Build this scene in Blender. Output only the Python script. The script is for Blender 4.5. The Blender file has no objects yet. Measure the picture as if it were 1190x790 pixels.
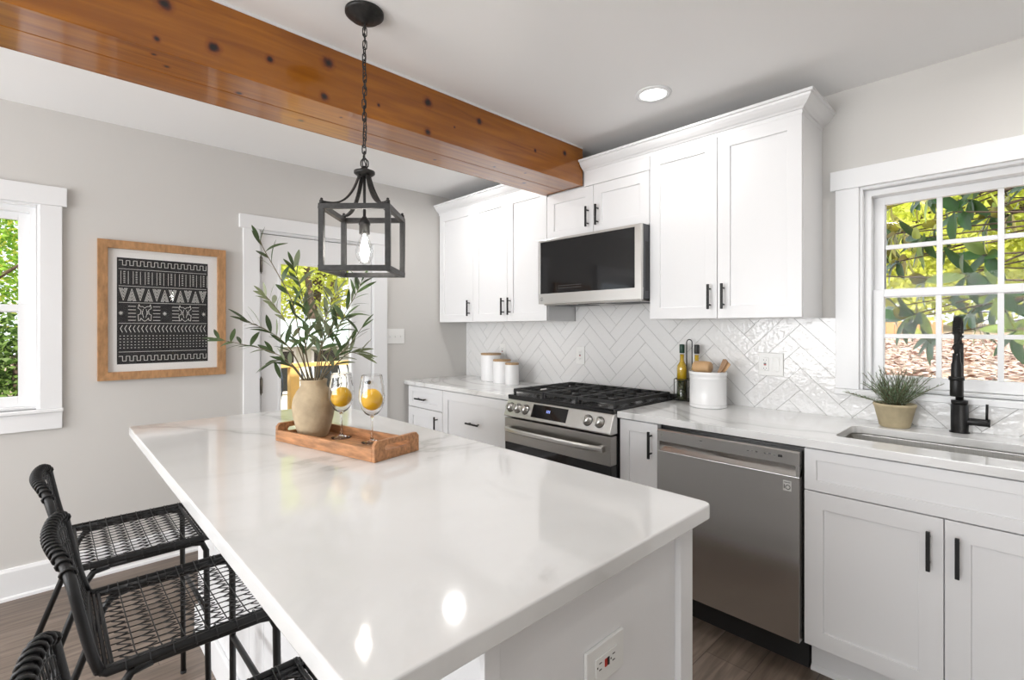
import bpy, bmesh, math, random
from mathutils import Vector, Matrix, noise
R = math.radians
random.seed(7)
C = bpy.context.scene.collection
sc = bpy.context.scene

# ------------------------------------------------------------------ camera
cam_d = bpy.data.cameras.new('camera'); cam = bpy.data.objects.new('camera', cam_d); C.objects.link(cam)
cam.location = (3.4288, -2.7232, 1.3263)
cam.rotation_euler = (R(90), 0, R(43.3872 + 3.2256))
YAW = R(43.3872)
cam.rotation_euler = (R(90), 0, math.atan2(math.cos(YAW), math.sin(YAW)))
cam_d.sensor_width = 36; cam_d.lens = 569.63 / 1190 * 36
cam_d.shift_x = 2.54 / 1190; cam_d.shift_y = -13.9 / 1190
cam_d.clip_start = 0.02; cam_d.clip_end = 200
sc.camera = cam

# ------------------------------------------------------------------ light
EXPOSURE = 0.14
sc.view_settings.view_transform = 'Standard'; sc.view_settings.look = 'None'
sc.view_settings.exposure = EXPOSURE; sc.view_settings.gamma = 1; sc.view_settings.use_curve_mapping = False
w = bpy.data.worlds.new('world'); sc.world = w; w.use_nodes = True
bg = w.node_tree.nodes['Background']; bg.inputs[0].default_value = (0.86, 0.93, 1.0, 1); bg.inputs[1].default_value = 1.7
def light(name, typ, loc, rot, power, color=(1, 1, 1), size=None, size_y=None, angle=None):
    d = bpy.data.lights.new(name, typ); o = bpy.data.objects.new(name, d); C.objects.link(o)
    o.location = loc; o.rotation_euler = rot; d.energy = power; d.color = color
    if typ == 'AREA':
        d.size = size
        if size_y: d.shape = 'RECTANGLE'; d.size_y = size_y
        else: d.shape = 'DISK'
    if angle is not None: d.angle = angle
    return o
sun_dir = Vector((-0.62, 0.30, -0.72))
light('sun', 'SUN', (6, -3, 9), sun_dir.to_track_quat('-Z', 'Y').to_euler(), 6.5, (1.0, 0.95, 0.86), angle=R(1.0))
# fill lights added outside made-up, unseen openings; the rear one tilts up
light('rear_fill_area', 'AREA', (1.9, -6.25, 1.35), (R(124), 0, 0), 165, (0.985, 0.99, 1.0), 3.4, 1.9)
light('side_fill_area', 'AREA', (5.85, -4.4, 1.45), (R(90), 0, R(90)), 4, (0.97, 0.985, 1.0), 1.0, 1.1)

# ------------------------------------------------------------------ materials
def new_mat(name):
    m = bpy.data.materials.new(name); m.use_nodes = True
    nt = m.node_tree; return m, nt, nt.nodes['Principled BSDF']
def N(nt, t, **kw):
    n = nt.nodes.new(t)
    for k, v in kw.items(): setattr(n, k, v)
    return n
def simple(name, col, rough=0.5, metal=0.0, bump=0.0, bscale=200, var=0.0, vscale=8, spec=None, coat=0, stretch=None, aniso=0):
    m, nt, b = new_mat(name)
    b.inputs['Base Color'].default_value = (*col, 1); b.inputs['Roughness'].default_value = rough
    b.inputs['Metallic'].default_value = metal
    if spec is not None: b.inputs['Specular IOR Level'].default_value = spec
    if coat: b.inputs['Coat Weight'].default_value = coat; b.inputs['Coat Roughness'].default_value = 0.08
    if aniso:
        b.inputs['Anisotropic'].default_value = aniso; tg = N(nt, 'ShaderNodeTangent', direction_type='RADIAL', axis='Z'); nt.links.new(tg.outputs[0], b.inputs['Tangent'])
    tc = N(nt, 'ShaderNodeTexCoord'); src = tc.outputs['Object']
    if stretch:
        mp = N(nt, 'ShaderNodeMapping'); mp.inputs['Scale'].default_value = stretch
        nt.links.new(src, mp.inputs[0]); src = mp.outputs[0]
    if var:
        n = N(nt, 'ShaderNodeTexNoise'); n.inputs['Scale'].default_value = vscale; n.inputs['Detail'].default_value = 5
        nt.links.new(src, n.inputs['Vector'])
        r = N(nt, 'ShaderNodeValToRGB')
        r.color_ramp.elements[0].position = 0.3; r.color_ramp.elements[1].position = 0.7
        r.color_ramp.elements[0].color = (*[c * (1 - var) for c in col], 1)
        r.color_ramp.elements[1].color = (*[min(1, c * (1 + var)) for c in col], 1)
        nt.links.new(n.outputs['Fac'], r.inputs[0]); nt.links.new(r.outputs[0], b.inputs['Base Color'])
    if bump:
        n = N(nt, 'ShaderNodeTexNoise'); n.inputs['Scale'].default_value = bscale; n.inputs['Detail'].default_value = 3
        nt.links.new(src, n.inputs['Vector'])
        bp = N(nt, 'ShaderNodeBump'); bp.inputs['Strength'].default_value = bump; bp.inputs['Distance'].default_value = 0.002
        nt.links.new(n.outputs['Fac'], bp.inputs['Height']); nt.links.new(bp.outputs[0], b.inputs['Normal'])
    return m
M = {}
M['wall'] = simple('wall_paint', (0.62, 0.605, 0.58), 0.7, bump=0.05, bscale=300, var=0.01, vscale=3)
M['ceiling'] = simple('ceiling_paint', (0.89, 0.885, 0.88), 0.8, bump=0.05, bscale=200)
M['trim'] = simple('trim_paint', (0.82, 0.825, 0.83), 0.35)
M['cabinet'] = simple('cabinet_paint', (0.79, 0.79, 0.795), 0.33)
M['door_paint'] = simple('door_paint', (0.80, 0.80, 0.80), 0.4)
M['black'] = simple('black_metal', (0.008, 0.008, 0.008), 0.42, 0.3)
M['lantern'] = simple('lantern_metal', (0.030, 0.029, 0.028), 0.45, 0.5, var=0.35, vscale=60)
M['rattan'] = simple('black_rattan', (0.006, 0.006, 0.0065), 0.5, bump=0.3, bscale=500)
M['steel'] = simple('brushed_steel', (0.40, 0.385, 0.365), 0.30, 1.0, var=0.05, vscale=6, stretch=(1, 1, 90), aniso=0.6)
M['steel_dw'] = simple('dark_brushed_steel', (0.60, 0.59, 0.575), 0.22, 1.0, var=0.03, vscale=6, stretch=(1, 1, 90), aniso=0.9)
M['steel_light'] = simple('polished_steel', (0.62, 0.61, 0.59), 0.3, 1.0)
M['sink'] = simple('sink_steel', (0.55, 0.54, 0.52), 0.28, 1.0, var=0.08, vscale=10, stretch=(40, 1, 1))
M['grey_plastic'] = simple('dark_grey_plastic', (0.06, 0.062, 0.07), 0.5)
M['black_gloss'] = simple('black_glass', (0.006, 0.006, 0.007), 0.06)
M['cooktop'] = simple('black_enamel', (0.012, 0.012, 0.013), 0.25)
M['iron'] = simple('cast_iron', (0.018, 0.018, 0.019), 0.55, bump=0.3, bscale=400)
M['plate'] = simple('plate_plastic', (0.80, 0.80, 0.78), 0.3)
M['slot'] = simple('slot_dark', (0.02, 0.02, 0.02), 0.5)
M['red'] = simple('button_red', (0.45, 0.03, 0.02), 0.4)
M['enamel'] = simple('white_enamel', (0.84, 0.84, 0.84), 0.25)
M['ribbed'] = simple('white_ceramic', (0.82, 0.82, 0.82), 0.35)
M['lidwood'] = simple('lid_wood', (0.42, 0.27, 0.14), 0.5, var=0.2, vscale=20, stretch=(1, 12, 1))
M['utensil'] = simple('utensil_wood', (0.62, 0.39, 0.20), 0.5, var=0.15, vscale=12)
M['utensil_dark'] = simple('utensil_brown_wood', (0.34, 0.19, 0.09), 0.5, var=0.2, vscale=20)
M['traywood'] = simple('tray_mango_wood', (0.42, 0.20, 0.088), 0.5, var=0.38, vscale=16, stretch=(1, 7, 5), bump=0.15, bscale=60)
M['framewood'] = simple('frame_wood', (0.40, 0.215, 0.095), 0.5, var=0.25, vscale=20, stretch=(1, 3, 1), bump=0.1, bscale=120)
M['paper'] = simple('mat_board', (0.80, 0.79, 0.77), 0.8)
M['printblack'] = simple('print_black', (0.012, 0.012, 0.013), 0.6, var=0.6, vscale=60)
M['printwhite'] = simple('print_white', (0.66, 0.65, 0.62), 0.7)
M['vase'] = simple('stoneware', (0.44, 0.345, 0.225), 0.85, bump=0.8, bscale=70, var=0.22, vscale=14)
M['potclay'] = simple('pot_clay', (0.50, 0.42, 0.27), 0.85, bump=0.4, bscale=120, var=0.12, vscale=25)
M['soil'] = simple('soil', (0.04, 0.025, 0.015), 0.95, bump=1, bscale=80)
M['lemon'] = simple('lemon_skin', (1.0, 0.54, 0.004), 0.4, bump=0.45, bscale=140, var=0.06, vscale=20)
M['cap'] = simple('bottle_cap', (0.012, 0.05, 0.03), 0.4)
M['capblack'] = simple('bottle_cap_black', (0.012, 0.013, 0.013), 0.4)
M['oil'] = simple('olive_oil', (0.62, 0.40, 0.015), 0.12, coat=1)
M['oildark'] = simple('olive_oil_dark', (0.30, 0.17, 0.015), 0.15, coat=1)
M['herbs'] = simple('herbs_in_oil', (0.028, 0.035, 0.010), 0.25, coat=1, var=0.8, vscale=45)
M['bark'] = simple('bark', (0.10, 0.065, 0.045), 0.9, bump=1, bscale=20, var=0.3, vscale=6)
M['stem'] = simple('olive_stem', (0.13, 0.10, 0.055), 0.7)
M['herbstem'] = simple('herb_stem', (0.12, 0.10, 0.05), 0.8)
M['blacktrim'] = simple('door_gap_rubber', (0.02, 0.02, 0.02), 0.7)
M['hinge'] = simple('hinge_metal', (0.20, 0.18, 0.15), 0.35, 0.9)
M['yellowwood'] = simple('porch_cedar', (0.72, 0.46, 0.16), 0.7, var=0.15, vscale=6)
M['balluster'] = simple('railing_iron', (0.05, 0.07, 0.10), 0.5)
M['shedroof'] = simple('pale_roof', (0.55, 0.66, 0.68), 0.8)
M['shedwall'] = simple('pale_siding', (0.66, 0.67, 0.60), 0.8)
M['shedglass'] = simple('shed_window_dark', (0.02, 0.025, 0.025), 0.1)
M['fence'] = simple('fence_wood', (0.62, 0.34, 0.14), 0.8, var=0.15, vscale=4)
M['sticker'] = simple('sticker_paper', (0.62, 0.62, 0.60), 0.5)
M['ink'] = simple('ink', (0.02, 0.02, 0.02), 0.5)
M['greymark'] = simple('grey_marking', (0.12, 0.12, 0.12), 0.5)
M['rubber'] = simple('rubber', (0.02, 0.02, 0.02), 0.8)

def leaf_mat(name, col, back, rough=0.5, trans=0.0, var=0.3):
    m, nt, b = new_mat(name)
    b.inputs['Roughness'].default_value = rough
    g = N(nt, 'ShaderNodeNewGeometry'); mx = N(nt, 'ShaderNodeMix', data_type='RGBA')
    tc = N(nt, 'ShaderNodeTexCoord'); n = N(nt, 'ShaderNodeTexNoise'); n.inputs['Scale'].default_value = 7; n.inputs['Detail'].default_value = 2
    nt.links.new(tc.outputs['Object'], n.inputs['Vector'])
    r = N(nt, 'ShaderNodeValToRGB'); r.color_ramp.elements[0].position = .35; r.color_ramp.elements[1].position = .65
    r.color_ramp.elements[0].color = (*[c * (1 - var) for c in col], 1); r.color_ramp.elements[1].color = (*[min(1, c * (1 + var)) for c in col], 1)
    nt.links.new(n.outputs['Fac'], r.inputs[0])
    nt.links.new(g.outputs['Backfacing'], mx.inputs['Factor']); nt.links.new(r.outputs[0], mx.inputs['A']); mx.inputs['B'].default_value = (*back, 1)
    nt.links.new(mx.outputs['Result'], b.inputs['Base Color'])
    if trans:
        t = N(nt, 'ShaderNodeBsdfTranslucent'); nt.links.new(mx.outputs['Result'], t.inputs[0])
        ms = N(nt, 'ShaderNodeMixShader'); ms.inputs[0].default_value = trans
        nt.links.new(b.outputs[0], ms.inputs[1]); nt.links.new(t.outputs[0], ms.inputs[2])
        nt.links.new(ms.outputs[0], nt.nodes['Material Output'].inputs[0])
    return m
M['olive'] = leaf_mat('olive_leaf', (0.050, 0.085, 0.028), (0.22, 0.26, 0.16), 0.45, 0.15)
M['olive_pale'] = leaf_mat('olive_leaf_pale', (0.17, 0.20, 0.10), (0.34, 0.37, 0.25), 0.5, 0.15)
M['rosemary'] = leaf_mat('rosemary_leaf', (0.17, 0.26, 0.13), (0.34, 0.42, 0.30), 0.6)
M['magnolia'] = leaf_mat('magnolia_leaf', (0.022, 0.085, 0.012), (0.22, 0.20, 0.025), 0.35, 0.12)
M['magnolia_pale'] = leaf_mat('magnolia_leaf_pale', (0.30, 0.42, 0.10), (0.45, 0.50, 0.10), 0.35, 0.35)  # paler leaf colour, given to a random share of the blades
M['leafyellow'] = leaf_mat('tree_leaf_yellow', (0.66, 0.70, 0.12), (0.72, 0.76, 0.15), 0.6, 0.5, 0.35)
M['leafgreen'] = leaf_mat('tree_leaf_green', (0.20, 0.42, 0.04), (0.30, 0.50, 0.05), 0.6, 0.5, 0.4)
M['leafdark'] = leaf_mat('shrub_leaf_dark', (0.06, 0.13, 0.02), (0.12, 0.2, 0.03), 0.6, 0.3, 0.5)
M['litter'] = leaf_mat('leaf_litter', (0.38, 0.19, 0.14), (0.66, 0.46, 0.38), 0.8, 0, 0.4)

def glass_pane_mat(name, refl=0.07):
    m, nt, b = new_mat(name); nt.nodes.remove(b)
    t = N(nt, 'ShaderNodeBsdfTransparent'); g = N(nt, 'ShaderNodeBsdfGlossy'); g.inputs['Roughness'].default_value = 0.02
    lw = N(nt, 'ShaderNodeLayerWeight'); lw.inputs[0].default_value = 0.5; pw = N(nt, 'ShaderNodeMath', operation='POWER'); pw.inputs[1].default_value = 4; nt.links.new(lw.outputs['Facing'], pw.inputs[0]); fr = N(nt, 'ShaderNodeMath', operation='MULTIPLY_ADD'); fr.inputs[1].default_value = 0.6; fr.inputs[2].default_value = refl * .16; nt.links.new(pw.outputs[0], fr.inputs[0]); ms = N(nt, 'ShaderNodeMixShader')
    nt.links.new(fr.outputs[0], ms.inputs[0]); nt.links.new(t.outputs[0], ms.inputs[1]); nt.links.new(g.outputs[0], ms.inputs[2])
    nt.links.new(ms.outputs[0], nt.nodes['Material Output'].inputs[0]); return m
M['pane'] = glass_pane_mat('window_glass', 0.045)
def wine_glass_mat():
    m, nt, b = new_mat('clear_crystal'); nt.nodes.remove(b)
    t = N(nt, 'ShaderNodeBsdfTransparent'); t.inputs[0].default_value = (0.975, 0.98, 0.98, 1)
    g = N(nt, 'ShaderNodeBsdfGlossy'); g.inputs['Roughness'].default_value = 0.02
    lw = N(nt, 'ShaderNodeLayerWeight'); lw.inputs[0].default_value = 0.22
    mr = N(nt, 'ShaderNodeMapRange'); mr.inputs['To Min'].default_value = 0.012; mr.inputs['To Max'].default_value = 0.55
    ms = N(nt, 'ShaderNodeMixShader')
    nt.links.new(lw.outputs['Facing'], mr.inputs['Value']); nt.links.new(mr.outputs[0], ms.inputs[0])
    nt.links.new(t.outputs[0], ms.inputs[1]); nt.links.new(g.outputs[0], ms.inputs[2])
    nt.links.new(ms.outputs[0], nt.nodes['Material Output'].inputs[0]); return m
M['crystal'] = wine_glass_mat()
def stemware():
    m, nt, b = new_mat('stemware_glass'); b.inputs['Transmission Weight'].default_value = 1; b.inputs['IOR'].default_value = 1.45; b.inputs['Roughness'].default_value = 0.0; b.inputs['Base Color'].default_value = (1, 1, 1, 1); return m
M['stemware'] = stemware()
def emit(name, col, s):
    m, nt, b = new_mat(name); b.inputs['Emission Color'].default_value = (*col, 1); b.inputs['Emission Strength'].default_value = s
    b.inputs['Base Color'].default_value = (*col, 1); return m
M['lamp'] = emit('lamp_diffuser', (1, 0.98, 0.95), 6)
M['bulbglow'] = emit('bulb_filament', (1, 0.95, 0.88), 60)
M['display'] = emit('display_blue', (0.35, 0.45, 1.0), 0.3)

def quartz():
    m, nt, b = new_mat('quartz'); b.inputs['Roughness'].default_value = 0.075
    tc = N(nt, 'ShaderNodeTexCoord')
    n1 = N(nt, 'ShaderNodeTexNoise'); n1.inputs['Scale'].default_value = 0.9; n1.inputs['Detail'].default_value = 7; n1.inputs['Distortion'].default_value = 1.4
    nt.links.new(tc.outputs['Object'], n1.inputs['Vector'])
    # thin vein where the noise crosses one level
    s = N(nt, 'ShaderNodeMath', operation='SUBTRACT'); s.inputs[1].default_value = 0.5; nt.links.new(n1.outputs['Fac'], s.inputs[0])
    a = N(nt, 'ShaderNodeMath', operation='ABSOLUTE'); nt.links.new(s.outputs[0], a.inputs[0])
    r = N(nt, 'ShaderNodeValToRGB'); e = r.color_ramp.elements
    e[0].position = 0.0; e[0].color = (0.58, 0.58, 0.57, 1); e[1].position = 0.018; e[1].color = (0.74, 0.74, 0.735, 1)
    x = e.new(0.07); x.color = (0.815, 0.815, 0.81, 1)
    nt.links.new(a.outputs[0], r.inputs[0])
    n2 = N(nt, 'ShaderNodeTexNoise'); n2.inputs['Scale'].default_value = 2.2; n2.inputs['Detail'].default_value = 6; n2.inputs['Distortion'].default_value = 0.8
    nt.links.new(tc.outputs['Object'], n2.inputs['Vector'])
    r2 = N(nt, 'ShaderNodeValToRGB'); r2.color_ramp.elements[0].position = 0.35; r2.color_ramp.elements[1].position = 0.6
    r2.color_ramp.elements[0].color = (0.94, 0.94, 0.935, 1); r2.color_ramp.elements[1].color = (1, 1, 1, 1)
    nt.links.new(n2.outputs['Fac'], r2.inputs[0])
    mx = N(nt, 'ShaderNodeMix', data_type='RGBA', blend_type='MULTIPLY'); mx.inputs['Factor'].default_value = 1
    nt.links.new(r.outputs[0], mx.inputs['A']); nt.links.new(r2.outputs[0], mx.inputs['B']); nt.links.new(mx.outputs['Result'], b.inputs['Base Color'])
    return m
M['quartz'] = quartz()

def floor_mat():
    m, nt, b = new_mat('vinyl_plank'); b.inputs['Roughness'].default_value = 0.42
    tc = N(nt, 'ShaderNodeTexCoord'); mp = N(nt, 'ShaderNodeMapping'); mp.inputs['Rotation'].default_value = (0, 0, R(90))
    nt.links.new(tc.outputs['Object'], mp.inputs[0])
    br = N(nt, 'ShaderNodeTexBrick'); br.offset = 0.37; br.inputs['Scale'].default_value = 1; br.inputs['Brick Width'].default_value = 1.2; br.inputs['Row Height'].default_value = 0.18
    br.inputs['Mortar Size'].default_value = 0.0012; br.inputs['Color1'].default_value = (0.155, 0.118, 0.093, 1); br.inputs['Color2'].default_value = (0.225, 0.178, 0.145, 1)
    br.inputs['Mortar'].default_value = (0.06, 0.045, 0.035, 1); br.inputs['Bias'].default_value = 0
    nt.links.new(mp.outputs[0], br.inputs['Vector'])
    mp2 = N(nt, 'ShaderNodeMapping'); mp2.inputs['Scale'].default_value = (28, 2.2, 1); nt.links.new(tc.outputs['Object'], mp2.inputs[0])
    n = N(nt, 'ShaderNodeTexNoise'); n.inputs['Scale'].default_value = 1.6; n.inputs['Detail'].default_value = 8; n.inputs['Distortion'].default_value = 0.6; nt.links.new(mp2.outputs[0], n.inputs['Vector'])
    r = N(nt, 'ShaderNodeValToRGB'); r.color_ramp.elements[0].position = .3; r.color_ramp.elements[1].position = .7
    r.color_ramp.elements[0].color = (0.62, 0.6, 0.58, 1); r.color_ramp.elements[1].color = (1.25, 1.25, 1.25, 1)
    nt.links.new(n.outputs['Fac'], r.inputs[0])
    mx = N(nt, 'ShaderNodeMix', data_type='RGBA', blend_type='MULTIPLY'); mx.inputs['Factor'].default_value = 1
    nt.links.new(br.outputs['Color'], mx.inputs['A']); nt.links.new(r.outputs[0], mx.inputs['B']); nt.links.new(mx.outputs['Result'], b.inputs['Base Color'])
    bp = N(nt, 'ShaderNodeBump'); bp.inputs['Strength'].default_value = 0.15; bp.inputs['Distance'].default_value = 0.002
    nt.links.new(n.outputs['Fac'], bp.inputs['Height']); nt.links.new(bp.outputs[0], b.inputs['Normal'])
    return m
M['floor'] = floor_mat()

def tile_mat():
    m, nt, b = new_mat('glazed_tile'); b.inputs['Base Color'].default_value = (0.78, 0.775, 0.765, 1); b.inputs['Roughness'].default_value = 0.08
    tc = N(nt, 'ShaderNodeTexCoord'); n = N(nt, 'ShaderNodeTexNoise'); n.inputs['Scale'].default_value = 42; n.inputs['Detail'].default_value = 2
    nt.links.new(tc.outputs['Object'], n.inputs['Vector'])
    bp = N(nt, 'ShaderNodeBump'); bp.inputs['Strength'].default_value = 0.6; bp.inputs['Distance'].default_value = 0.004
    nt.links.new(n.outputs['Fac'], bp.inputs['Height']); nt.links.new(bp.outputs[0], b.inputs['Normal'])
    return m
M['tile'] = tile_mat()
M['grout'] = simple('grout', (0.36, 0.355, 0.34), 0.9)

# knots as (distance along the beam = y, height z or cross x, radius)
KN_SIDE = [(-2.313, 2.275, .016), (-2.133, 2.302, .011), (-1.919, 2.369, .018), (-1.933, 2.232, .013), (-1.453, 2.360, .017), (-1.146, 2.363, .014),
           (-1.453, 2.226, .013), (-1.70, 2.271, .006), (-0.74, 2.317, .008), (-0.488, 2.364, .013), (-2.47, 2.24, .008), (-2.45, 2.36, .017), (-1.30, 2.29, .005),
           (-3.0, 2.33, .015), (-3.4, 2.27, .012), (-3.9, 2.36, .016)]
KN_UNDER = [(-2.473, 1.50, .007), (-2.43, 1.44, .008), (-2.2, 1.40, .010), (-1.94, 1.314, .012), (-1.83, 1.46, .006), (-1.25, 1.30, .007), (-0.95, 1.43, .007), (-0.62, 1.33, .011), (-0.75, 1.47, .007), (-2.9, 1.36, .01)]
def beam_mat():
    m, nt, b = new_mat('varnished_pine'); b.inputs['Roughness'].default_value = 0.32
    b.inputs['Coat Weight'].default_value = 0.8; b.inputs['Coat Roughness'].default_value = 0.09; b.inputs['Specular IOR Level'].default_value = 0.3
    L = nt.links.new
    tc = N(nt, 'ShaderNodeNewGeometry'); PO = tc.outputs['Position']; mp = N(nt, 'ShaderNodeMapping'); mp.inputs['Scale'].default_value = (16, 1.1, 16); L(PO, mp.inputs[0])
    n = N(nt, 'ShaderNodeTexNoise'); n.inputs['Scale'].default_value = 1.3; n.inputs['Detail'].default_value = 6; n.inputs['Distortion'].default_value = 1.2; L(mp.outputs[0], n.inputs['Vector'])
    r = N(nt, 'ShaderNodeValToRGB'); e = r.color_ramp.elements
    e[0].position = .25; e[0].color = (0.20, 0.052, 0.002, 1); e[1].position = .75; e[1].color = (0.44, 0.150, 0.005, 1)
    L(n.outputs['Fac'], r.inputs[0]); col = r.outputs[0]
    sep = N(nt, 'ShaderNodeSeparateXYZ'); L(PO, sep.inputs[0])
    def knots(lst, axis, flat_axis, flat_gt, col):
        prev = None
        for (ky, kz, kr) in lst:
            a = N(nt, 'ShaderNodeCombineXYZ'); L(sep.outputs['Y'], a.inputs[0]); L(sep.outputs[axis], a.inputs[1])
            d = N(nt, 'ShaderNodeVectorMath', operation='DISTANCE'); L(a.outputs[0], d.inputs[0]); d.inputs[1].default_value = (ky, kz, 0)
            q = N(nt, 'ShaderNodeMath', operation='DIVIDE'); L(d.outputs['Value'], q.inputs[0]); q.inputs[1].default_value = kr
            if prev is None: prev = q.outputs[0]
            else:
                mn = N(nt, 'ShaderNodeMath', operation='MINIMUM'); L(prev, mn.inputs[0]); L(q.outputs[0], mn.inputs[1]); prev = mn.outputs[0]
        nz = N(nt, 'ShaderNodeTexNoise'); nz.inputs['Scale'].default_value = 45; L(PO, nz.inputs['Vector'])
        ad = N(nt, 'ShaderNodeMath', operation='MULTIPLY_ADD'); L(nz.outputs['Fac'], ad.inputs[0]); ad.inputs[1].default_value = 0.9; L(prev, ad.inputs[2])
        kr_ = N(nt, 'ShaderNodeValToRGB'); k = kr_.color_ramp.elements
        sc_ = N(nt, 'ShaderNodeMath', operation='DIVIDE'); L(ad.outputs[0], sc_.inputs[0]); sc_.inputs[1].default_value = 4
        k[0].position = 0.22; k[0].color = (0.02, 0.012, 0.01, 1); k[1].position = 0.62; k[1].color = (1, 1, 1, 1)
        z = k.new(0.33); z.color = (0.30, 0.16, 0.10, 1); z = k.new(0.42); z.color = (0.75, 0.6, 0.5, 1)
        L(sc_.outputs[0], kr_.inputs[0])
        # only on the face these knots belong to
        gt = N(nt, 'ShaderNodeMath', operation='GREATER_THAN' if flat_gt[0] else 'LESS_THAN'); L(sep.outputs[flat_axis], gt.inputs[0]); gt.inputs[1].default_value = flat_gt[1]
        mx = N(nt, 'ShaderNodeMix', data_type='RGBA', blend_type='MULTIPLY'); L(gt.outputs[0], mx.inputs['Factor']); L(col, mx.inputs['A']); L(kr_.outputs[0], mx.inputs['B'])
        return mx.outputs['Result']
    col = knots(KN_SIDE, 'Z', 'X', (True, 1.528), col)
    col = knots(KN_UNDER, 'X', 'Z', (False, 2.210), col)
    L(col, b.inputs['Base Color'])
    return m
M['beam'] = beam_mat()

def ground_mat():
    return simple('leafy_ground', (0.36, 0.26, 0.19), 0.95, bump=1, bscale=14, var=0.45, vscale=9)
M['ground'] = ground_mat()
M['grass'] = simple('lawn', (0.42, 0.52, 0.07), 0.95, bump=1, bscale=20, var=0.35, vscale=3)

# ------------------------------------------------------------------ mesh helpers
def frame_of(d):
    d = d.normalized(); up = Vector((0, 0, 1)) if abs(d.z) < 0.9 else Vector((1, 0, 0))
    a = d.cross(up).normalized(); return a, d.cross(a).normalized()
class MB:
    def __init__(s): s.v = []; s.f = []; s.sm = []
    def add(s, vs, fs, smooth=False):
        k = len(s.v); s.v += [tuple(p) for p in vs]
        for f in fs: s.f.append([i + k for i in f]); s.sm.append(smooth)
        return s
    def box(s, x0, x1, y0, y1, z0, z1):
        if x0 > x1: x0, x1 = x1, x0
        if y0 > y1: y0, y1 = y1, y0
        if z0 > z1: z0, z1 = z1, z0
        return s.add([(x0, y0, z0), (x1, y0, z0), (x1, y1, z0), (x0, y1, z0), (x0, y0, z1), (x1, y0, z1), (x1, y1, z1), (x0, y1, z1)],
                     [(0, 3, 2, 1), (4, 5, 6, 7), (0, 1, 5, 4), (1, 2, 6, 5), (2, 3, 7, 6), (3, 0, 4, 7)])
    def tube(s, pts, r, n=8, closed=False, cap=True):
        pts = [Vector(p) for p in pts]; k = len(pts); rings = []
        rr = r if isinstance(r, (list, tuple)) else [r] * k
        a = None
        for i, p in enumerate(pts):
            if closed: d = pts[(i + 1) % k] - pts[i - 1]
            else: d = pts[min(i + 1, k - 1)] - pts[max(i - 1, 0)]
            if d.length < 1e-9: d = Vector((0, 0, 1))
            d.normalize()
            if a is None: a, b = frame_of(d)
            else:
                a = a - d * a.dot(d)
                if a.length < 1e-6: a, b = frame_of(d)
                a.normalize(); b = d.cross(a).normalized()
            rings.append([p + (a * math.cos(t) + b * math.sin(t)) * rr[i] for t in [2 * math.pi * j / n for j in range(n)]])
        vs = [q for ring in rings for q in ring]; fs = []
        for i in range(k if closed else k - 1):
            i2 = (i + 1) % k
            for j in range(n): fs.append((i * n + j, i * n + (j + 1) % n, i2 * n + (j + 1) % n, i2 * n + j))
        s.add(vs, fs, True)
        if cap and not closed:
            s.add(rings[0], [tuple(range(n))[::-1]]); s.add(rings[-1], [tuple(range(n))])
        return s
    def lathe(s, prof, c=(0, 0, 0), n=32, axis='z', close=False):
        vs = []; fs = []; k = len(prof)
        for (r, z) in prof:
            for j in range(n):
                t = 2 * math.pi * j / n
                p = {'z': (r * math.cos(t), r * math.sin(t), z), 'y': (r * math.cos(t), z, -r * math.sin(t)), 'x': (z, r * math.cos(t), r * math.sin(t))}[axis]
                vs.append((p[0] + c[0], p[1] + c[1], p[2] + c[2]))
        for i in range(k if close else k - 1):
            i2 = (i + 1) % k
            for j in range(n): fs.append((i * n + j, i * n + (j + 1) % n, i2 * n + (j + 1) % n, i2 * n + j))
        s.add(vs, fs, True)
        if not close:
            if prof[0][0] > 1e-6: s.add(vs[:n], [tuple(range(n))[::-1]])
            if prof[-1][0] > 1e-6: s.add(vs[-n:], [tuple(range(n))])
        return s
    def prism(s, outline, lo, hi, axis='y'):
        # outline: 2D points in the two other axes
        n = len(outline)
        def mk(p, h): return {'x': (h, p[0], p[1]), 'y': (p[0], h, p[1]), 'z': (p[0], p[1], h)}[axis]
        vs = [mk(p, lo) for p in outline] + [mk(p, hi) for p in outline]
        fs = [tuple(range(n)), tuple(range(2 * n - 1, n - 1, -1))] + [(i, i + n, (i + 1) % n + n, (i + 1) % n) for i in range(n)]
        return s.add(vs, fs)
    def ellipsoid(s, c, rx, ry, rz, n=20, m=12, rot=None):
        vs = []; fs = []
        for i in range(m + 1):
            a = math.pi * i / m
            for j in range(n):
                t = 2 * math.pi * j / n; p = Vector((rx * math.sin(a) * math.cos(t), ry * math.sin(a) * math.sin(t), rz * math.cos(a)))
                if rot: p = rot @ p
                vs.append(p + Vector(c))
        for i in range(m):
            for j in range(n): fs.append((i * n + j, (i + 1) * n + j, (i + 1) * n + (j + 1) % n, i * n + (j + 1) % n))
        return s.add(vs, fs, True)
    def blade(s, p, d, up, L, W, bend=0.2, n=5, fold=0.15):
        # a leaf: base p, direction d, up normal, length, width
        d = Vector(d).normalized(); up = Vector(up); sd = d.cross(up)
        if sd.length < 1e-4: sd = d.cross(Vector((1, 0.3, 0)))
        sd.normalize(); up = sd.cross(d).normalized(); vs = []; fs = []
        for i in range(n + 1):
            t = i / n; wdt = W * 0.5 * (math.sin(math.pi * min(1, t * 0.94 + 0.03)) ** 0.8)
            c = Vector(p) + d * (L * t) - up * (bend * L * t * t)
            vs += [c - sd * wdt + up * (fold * wdt), c, c + sd * wdt + up * (fold * wdt)]
        for i in range(n):
            k = i * 3; fs += [(k, k + 1, k + 4, k + 3), (k + 1, k + 2, k + 5, k + 4)]
        return s.add(vs, fs, True)
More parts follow.
